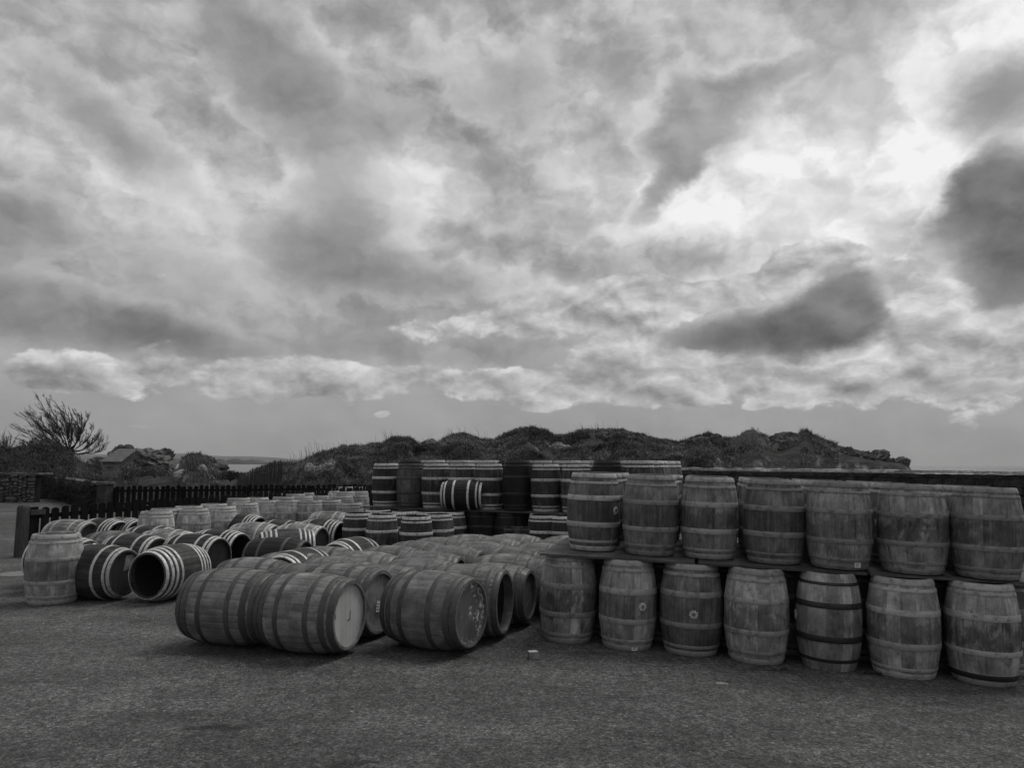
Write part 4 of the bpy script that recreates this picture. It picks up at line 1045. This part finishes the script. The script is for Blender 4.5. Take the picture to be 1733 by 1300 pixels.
def head_label(t, A, sp, ox, oy, w, h, rot=.0):
    rt, up = head_axes(A); c, s = math.cos(rot), math.sin(rot); a = rt*c+up*s; d = up*c-rt*s; zc = sp.H/2-.032
    b = MB(); o = rt*ox+up*oy+Vector((0, 0, zc+.003))
    def rect(x0, y0, x1, y1, e, m): b.quad(*[o+a*x+d*y+Vector((0, 0, e)) for x, y in ((x0, y0), (x1, y0), (x1, y1), (x0, y1))], m=m)
    rect(-w/2, -h/2, w/2, h/2, 0, 0)
    for i in range(3): rect(-w*.38, -h*.32+h*.25*i, w*(.25-.1*(i % 2)), -h*.27+h*.25*i+.004, .0006, 1)
    me = b.mesh('paper_label'); me.materials.append(M['label']); me.materials.append(M['ink']); link('paper_label', me, None, t, A)
head_label(t, A, sp, .0, -.045, .062, .115, -.18)
t, A, sp = hogshead(H_A3, 117, 'lying hogshead with white flaking stencil paint on its dark head', hero=True, head='head_flaked', tone=.9, spin=.1)
t, A, sp = hogshead(Vector((-.06, 8.36, 0)), 106, 'open-ended lying hogshead behind the flaking headed one', hero=True, heads=(False, True), tone=.9, spin=.2)
t, A, sp = hogshead(Vector((.22, 9.0, 0)), 108, 'lying cask with a plain grey head next to the first upright barrel', 'smallhog', True, tone=1., head='head_grey')
q = random.Random(12)
def field():
    cols = [('left', Vector((-1.95, 8.85, 0)), 7, .70), ('middle', Vector((-1.10, 8.85, 0)), 7, .70), ('third', Vector((-.02, 9.35, 0)), 6, .70), ('right', Vector((.98, 9.55, 0)), 6, .70)]
    for nm, O, n, sp in cols:
        for k in range(n):
            c = O+V*sp*k+U*q.uniform(-.16, .16)
            if nm == 'third' and k == 0: continue
            lab = {'left': 'left', 'middle': 'second', 'third': 'third', 'right': 'rightmost'}[nm]
            hogshead(c, 109+q.uniform(-7, 7), '%s cask back in the %s column of lying grey hogsheads' % (ORD[k], lab), 'smallhog', False, 'head_dark' if q.random() < .7 else 'head_grey', q.uniform(.7, 1.15), (q.random() < .6, True), q.uniform(1.3, 2.2))
    # outer left column, shorter
    for k in range(3):
        c = Vector((-2.70, 9.45, 0))+V*.70*k
        hogshead(c, 106, 'grey hogshead at the left edge of the lying field, %s from the front' % ORD[k], 'smallhog', False, 'head_dark', q.uniform(.9, 1.1))
field()

# white hooped casks lying at the left
G_W = 'hooped sherry casks lying on the left side'
def lying(px, py, az, kind, label, z=None, **kw):
    sp = KINDS[kind][0]; c = at(px, py, sp.rb if z is None else z)
    kw.setdefault('group', G_W)
    return hogshead(c, az, label, kind, **kw)
t, A, sp = lying(249, 975, 197, 'sherry8', 'bright hooped cask with its empty open end facing the camera', hero=True, heads=(False, True), tone=1.6, spin=.0, htone=1.1)
bung(t, A, sp, 0.02, math.pi*.36, True, .03)
t, A, sp = lying(213, 970, 104, 'sherry6', 'dark hooped cask with a broken patched head beside the open one', hero=True, head='head_dark', tone=.9, spin=0., htone=.85)
b = MB()
rt, up = head_axes(A); zc = sp.H/2-.03
def hp(x, y, e=0.): return rt*x+up*y+Vector((0, 0, zc+e))
b.quad(hp(-.02, .02, .004), hp(.16, .06, .004), hp(.20, .24, .004), hp(.02, .22, .004)); b.quad(hp(-.02, .02, 0), hp(.16, .06, 0), hp(.16, .06, .004), hp(-.02, .02, .004))
link('head_patch', b.mesh('head_patch'), M['mid'], t, A)
head_mark(t, A, sp, [[(0, .9), (.55, 1.0), (.95, 0.)]], 'label', .06, .05, .15, .022)
S_ = [ # head centre px, azimuth, kind, label, tone
    (152, 912, 104, 'sherry_mid', 'brown bright hooped cask behind the single upright barrel', 1.0), (203, 910, 112, 'sherry8', 'dark many hooped cask against the picket fence, second from its post', .9),
    (234, 908, 116, 'sherry8', 'many hooped cask touching the first pale upright barrel by the fence', 1.8), (232, 938, 104, 'sherry_brown', 'brown cask with dark hoops in the hollow of the left pile', 1.0),
    (150, 950, 100, 'sherry8', 'hooped cask mostly hidden behind the single upright barrel', 1.5), (290, 926, 108, 'sherry6', 'hooped cask low in the middle of the left pile, behind the open one', 1.2),
    (268, 945, 106, 'sherry6', 'dark hooped cask directly behind the open ended one', .9), (322, 934, 106, 'sherry_mid', 'lighter brown cask wedged in the middle of the left pile', 1.1),
    (371, 945, 107, 'sherry6', 'dark cask with a pale rimmed head right of the open one', .9), (408, 935, 108, 'sherry8', 'dark cask with four bright hoops behind the pale rimmed head', .9),
    (466, 918, 106, 'sherry_mid', 'brown bright hooped cask in the row before the upright barrels', 1.25), (440, 900, 110, 'sherry8', 'narrow view of a hooped cask close to the upright barrels', 1.),
    (510, 913, 108, 'sherry6', 'small looking hooped cask with a dark head between two larger ones', 1.3), (545, 921, 106, 'sherry_mid', 'cask with wide bright end hoop and black head, right part of the left pile', 1.1),
    (578, 911, 108, 'sherry8', 'rightmost bright hooped cask beside the dark upright barrels', .9), (588, 893, 106, 'sherry_mid', 'brown cask peeping over the rightmost bright hooped one', 1.2)]
for px, py, az, kind, lab, tn in S_: lying(px, py, az, kind, lab, head='head_dark', tone=tn, heads=(kind != 'sherry8' or px == 234, True), htone=rnd.uniform(.85, 1.1))
lying(517, 952, 100, 'sherry_dark', 'blackened cask with a thin bright end hoop in front of the left pile', head='head_dark', tone=1.2)
lying(530, 930, 68, 'sherry8', 'hooped cask turned away, lying crosswise behind the blackened one', tone=1.6)
lying(472, 985, 196, 'sherry6', 'cask end with double bright hoops peeping behind the grey hogsheads', tone=1.2, heads=(False, True))
lying(566, 957, 200, 'sherry6', 'open cask end with bright hoops at the foot of the dark upright barrels', tone=1.2, heads=(False, True))
lying(52, 966, 250, 'small_black', 'black cask half hidden behind the single upright barrel', tone=1., z=.3)

# single upright barrel at the left
P = away(at(88, 1025), .265)
t, A, sp = cask('wide', P, None, 'single pale upright barrel standing alone at the left front', None, 'barrel', 'oak_barrel', True, 0., 1.35, htone=1.2, zone=(.55, .9), soil=.3)
bung(t, A, sp, .02, facing(P)+1.35, True, .03)

# upright barrels at the left, in front of the fence
tops = [(265, 867, 'pale'), (328, 862, 'pale'), (376, 858, 'pale'), (415, 852, 'pale'), (452, 848, 'pale'), (486, 848, 'pale'), (525, 848, 'mid'), (558, 847, 'mid'), (592, 852, 'mid'),
        (281, 862, 'pale'), (320, 858, 'pale'), (362, 854, 'pale'), (404, 844, 'pale'), (436, 843, 'pale'), (468, 836, 'pale'), (500, 837, 'pale'), (516, 834.5, 'pale'), (540, 840, 'pale'), (548, 832, 'pale'), (560, 831.5, 'pale'),
        (580, 840, 'mid'), (606, 839, 'mid'), (585, 824.5, 'pale'), (611, 824.5, 'pale'), (585, 833, 'pale'), (608, 832, 'mid'), (575, 828, 'pale'), (600, 828, 'pale'), (480, 842, 'pale'), (512, 841, 'pale')]
for i, (px, py, k) in enumerate(tops):
    k = {'pale': 'wide', 'mid': 'wide_mid'}[k]; P = away(at(px, py, .895), .262); P.z = 0
    w = 'front row' if i < 9 else 'rear rows'
    cask(k, P, None, '%s upright barrel from the left in the %s by the picket fence' % (ORD[i] if i < 9 else ORD[(i-9) % 14] if i < 23 else 'far', w) if i < 23 else 'far upright barrel %s among the crowded rows by the fence' % ['left of the back corner', 'in the back corner', 'before the back corner', 'beside the back stack', 'deep in the back row', 'against the back stack', 'filling a gap'][i-23],
         'upright barrels along the picket fence', 'barrel', 'oak_barrel', tone=rnd.uniform(1.25, 1.65), htone=rnd.uniform(1.1, 1.5))

# back stack: boards on uprights, a second tier above
Bs = Vector((-2.72, 16.78, 0)); PITCHB = .624; UB = Vector((.908, -.419, 0)); VB = Vector((.419, .908, 0))
def bs(i, j, z=0.): return Bs+UB*PITCHB*i+VB*.63*j+Vector((0, 0, z))
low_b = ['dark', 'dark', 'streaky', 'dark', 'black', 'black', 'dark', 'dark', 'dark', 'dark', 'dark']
for i in range(10):
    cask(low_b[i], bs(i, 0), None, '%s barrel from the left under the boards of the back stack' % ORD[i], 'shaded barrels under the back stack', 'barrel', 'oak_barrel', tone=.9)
    if i in (0, 9):
        for j in (1, 2, 3): cask('dark', bs(i, j), None, 'shaded barrel under the %s end of the back stack, %s row' % ('left' if i == 0 else 'right', ORD[j]), 'shaded barrels at the ends of the back stack', 'barrel', 'oak_barrel')
SU, SV = U, V
U, V = UB, VB
boards('stacking_board', bs(-.65, -.62, ZB), 3, 2.4, 2.5, ['dark board on the lower casks, left end of the back stack', 'dark board under the lying cask of the back stack', 'dark board at the right end of the back stack'], .022)
U, V = SU, SV
kinds = ['dark_up', 'mid_bk', 'streaky_up', 'streaky_up', 'streaky_up', 'black_tall', 'dark_up', 'streaky_up', 'black_tall', 'streaky_tall']
blab = ['left corner barrel of the back stack, dark with bright hoops', 'brown slumped looking barrel second in the back stack', 'streaked barrel third in the top tier of the back stack', 'barrel directly behind the lying cask of the back stack', 'streaked barrel right of the lying cask on the back stack',
        'all black barrel in the top tier of the back stack', 'black barrel with widely spaced bright hoops beside the all black one', 'streaked dark barrel just left of the right stack', 'black barrel seen over the left end of the right stack', 'right corner barrel of the back stack']
for i in range(10):
    cask(kinds[i], bs(i, 0, ZU), None, blab[i], 'upright barrels of the back stack', 'barrel', 'oak_barrel', tone=1.0 if kinds[i] != 'mid_bk' else .5, htone=.9)
    for j in ((1, 2, 3) if i < 9 else (1, 2, 3, 4)):
        k = ('dark_tall', 'streaky_tall', 'streaky_tall', 'black_tall')[(i*5+j*3) % 4] if i < 8 else 'streaky_tall'
        cask(k, bs(i+rnd.uniform(-.10, .10)+(.32 if j % 2 else 0)*(i < 9), j+rnd.uniform(-.06, .06), ZU), None, '%s barrel from the left, %s row of the upper back stack' % (ORD[i], ORD[j]), 'rear upright barrels of the back stack', 'barrel', 'oak_barrel', tone=1.9 if i > 6 else .9, htone=1.1 if i > 6 else .8, heads=(j != 2, True))
LB = Spec(.83, .298, .245, 24); KINDS['lying_up'] = (LB, 'black', 'hoop_white', [(.004, .055), (.095, .13), (.285, .335), (.645, .695), (.87, .905), (.945, .996)])
P = at(783, 863.5, ZU); P = away(P, .02); P.z = ZU
t, A, sp = cask('lying_up', P, 98, 'black cask with bright hoops lying on the edge of the back stack boards', None, 'cask', 'oak_cask', True, 0., 1.3, htone=1.05)
# uprights standing before the back stack
front = [(607, 870, 'dark', 'dark barrel at the left of the front group before the back stack'), (647, 873, 'streaky', 'streaked open topped barrel in the front group, between two darker ones'), (705, 876, 'dark', 'nearest open topped barrel with bold bright hoops before the back stack'),
         (742, 872, 'streaky', 'pale streaked barrel partly behind the bold hooped one'), (764, 868, 'streaky', 'narrow view of a streaked barrel beside the black ones'), (807, 866.5, 'black', 'black upright barrel before the back stack, left of the pair'), (862, 868.5, 'black', 'black upright barrel before the back stack, right of the pair'),
         (919, 874, 'dark', 'barrel with a bright double hoop left of the right stack'), (955, 875, 'dark', 'dark barrel almost hidden by the first board of the right stack')]
for px, py, k, lab in front:
    P = away(at(px, py, .885), .238); P.z = 0
    cask(k, P, None, lab, 'upright barrels before the back stack', 'barrel', 'oak_barrel', heads=(k == 'black', True), tone=1.15 if k == 'streaky' else 1., htone=1.0, head=('head_dark', 'head_dark'))
for i, (px, py) in enumerate(((640, 864.5), (684, 867), (727, 868), (665, 868.5), (770, 864))):
    P = away(at(px, py, .885), .238); P.z = 0
    cask('streaky', P, None, '%s open topped barrel from the left just before the back stack boards' % ORD[i], 'upright barrels before the back stack', 'barrel', 'oak_barrel', heads=(False, True))
# three small kegs behind the field
def keg(px, py, s, label):
    P = at(px, py, .0); P = atY(px, py, 13.2); P.z = 0.; t = empty('keg', P); tag(t, label, 'keg', 'small kegs behind the lying hogsheads')
    sp = Spec(.78, .115, .095, 12)
    for z0, z1, nm, m in ((0, .78, 'cask_body', 'black'),):
        b = MB(); rows = [[(sp.r(-.39+.78*i/6)*math.cos(2*math.pi*k/16), sp.r(-.39+.78*i/6)*math.sin(2*math.pi*k/16), .78*i/6) for k in range(16)] for i in range(7)]
        rows += [[(.08*math.cos(2*math.pi*k/16), .08*math.sin(2*math.pi*k/16), .78) for k in range(16)], [(.08*math.cos(2*math.pi*k/16), .08*math.sin(2*math.pi*k/16), .755) for k in range(16)], [(.001*math.cos(2*math.pi*k/16), .001*math.sin(2*math.pi*k/16), .755) for k in range(16)]]
        b.grid(rows, True); o = link('keg_body', b.mesh('keg_body', True, 40), M['black'], t); o.color = (s, s, s, 1)
    for f in (.05, .3, .7, .95):
        b = MB(); z = .78*f; rows = [[((sp.r(z-.39)+d)*math.cos(2*math.pi*k/16), (sp.r(z-.39)+d)*math.sin(2*math.pi*k/16), zz) for k in range(16)] for zz, d in ((z-.015, 0), (z-.015, .004), (z+.015, .004), (z+.015, 0))]
        b.grid(rows, True); link('hoop', b.mesh('hoop', True, 40), M['hoop_dark'], t)
keg(863, 899, 1., 'left of three small kegs behind the lying hogsheads'); keg(875, 898, 4., 'paler middle one of three small kegs behind the lying hogsheads'); keg(886, 898, 1.2, 'right of three small kegs behind the lying hogsheads')

# small things on the ground
P = atg(902, 1115); t = empty('wooden_block', P); tag(t, 'small wooden chock block with a pale sawn top lying on the gravel', 'block'); t.rotation_euler.z = .25
b = MB(); rows = [[(x*.045*k, y*.04*k, z) for x, y in ((-1, -1), (1, -.94), (.96, 1), (-1, .97))] for z, k in ((0, .97), (.004, 1), (.064, 1.0), (.0665, .96))]
b.grid(rows, True); link('block_sides', b.mesh('block_sides'), M['mid'], t)
b = MB(); b.quad(*[Vector(p)+Vector((0, 0, .0006)) for p in rows[-1]]); link('sawn_top', b.mesh('sawn_top'), M['bungplate'], t)
P = atg(1221, 1160); b = MB(); n = 11; qq = random.Random(4); rows = []
for z, k in ((0, 1.), (.012, .98), (.018, .8), (.020, .01)): rows.append([(k*.055*(1+.15*math.sin(j*2.1))*math.cos(2*math.pi*j/n), k*.032*(1+.15*math.cos(j*1.7))*math.sin(2*math.pi*j/n), z) for j in range(n)])
b.grid(rows, True); o = link('flat_stone', b.mesh('flat_stone'), plain_mat('pale_pebble', .22, .8, 30, .2)); o.location = P; o.rotation_euler.z = -.3; tag(o, 'flat pale stone lying on the gravel before the black hooped barrel', 'stone')
for i, (px, py, s) in enumerate(((1327, 1134, .016), (1470, 1141, .02), (1487, 1142, .016))):
    P = atg(px, py); me = rock_mesh(70+i, s*1.9, s, s*.7, .4, 2); o = link('stone', me, M['seastone']); o.location = (P.x, P.y, P.z+s*.3); tag(o, ['dark stone chip on the gravel left of the black hooped barrel', 'dark stone chip at the foot of the black hooped barrel', 'smaller dark chip right of that at the foot of the barrels'][i], 'stone')
# manhole cover by the fence post
P = at(38, 971); t = empty('drain_cover', (P.x, P.y, 0)); tag(t, 'worn drain cover set in the yard near the fence end post', 'drain cover')
b = MB(); rows = [[(r*math.cos(2*math.pi*k/24), r*math.sin(2*math.pi*k/24), z) for k in range(24)] for r, z in ((.36, -.01), (.36, .006), (.31, .008), (.31, .004), (.001, .004))]
b.grid(rows, True); link('cover_plate', b.mesh('cover_plate'), plain_mat('worn_iron', .16, .7, 20, .3), t)

# ------------------------------------------------------------------ sea air
HAZE = .00018
if HAZE:
    b = MB(); b.box((-2600, -60, SEA-1.), (1500, 3300, 36.)); o = link('haze', b.mesh('haze'), None); o['kind'] = 'stuff'; o['label'] = 'thin sea haze'
    hm = bpy.data.materials.new('sea_haze'); hm.use_nodes = True; nt = hm.node_tree; nt.nodes.clear()
    vo = nt.nodes.new('ShaderNodeVolumePrincipled'); ou = nt.nodes.new('ShaderNodeOutputMaterial'); vo.inputs['Density'].default_value = HAZE; vo.inputs['Color'].default_value = (.9, .9, .9, 1)
    nt.links.new(vo.outputs[0], ou.inputs['Volume']); o.data.materials.append(hm)
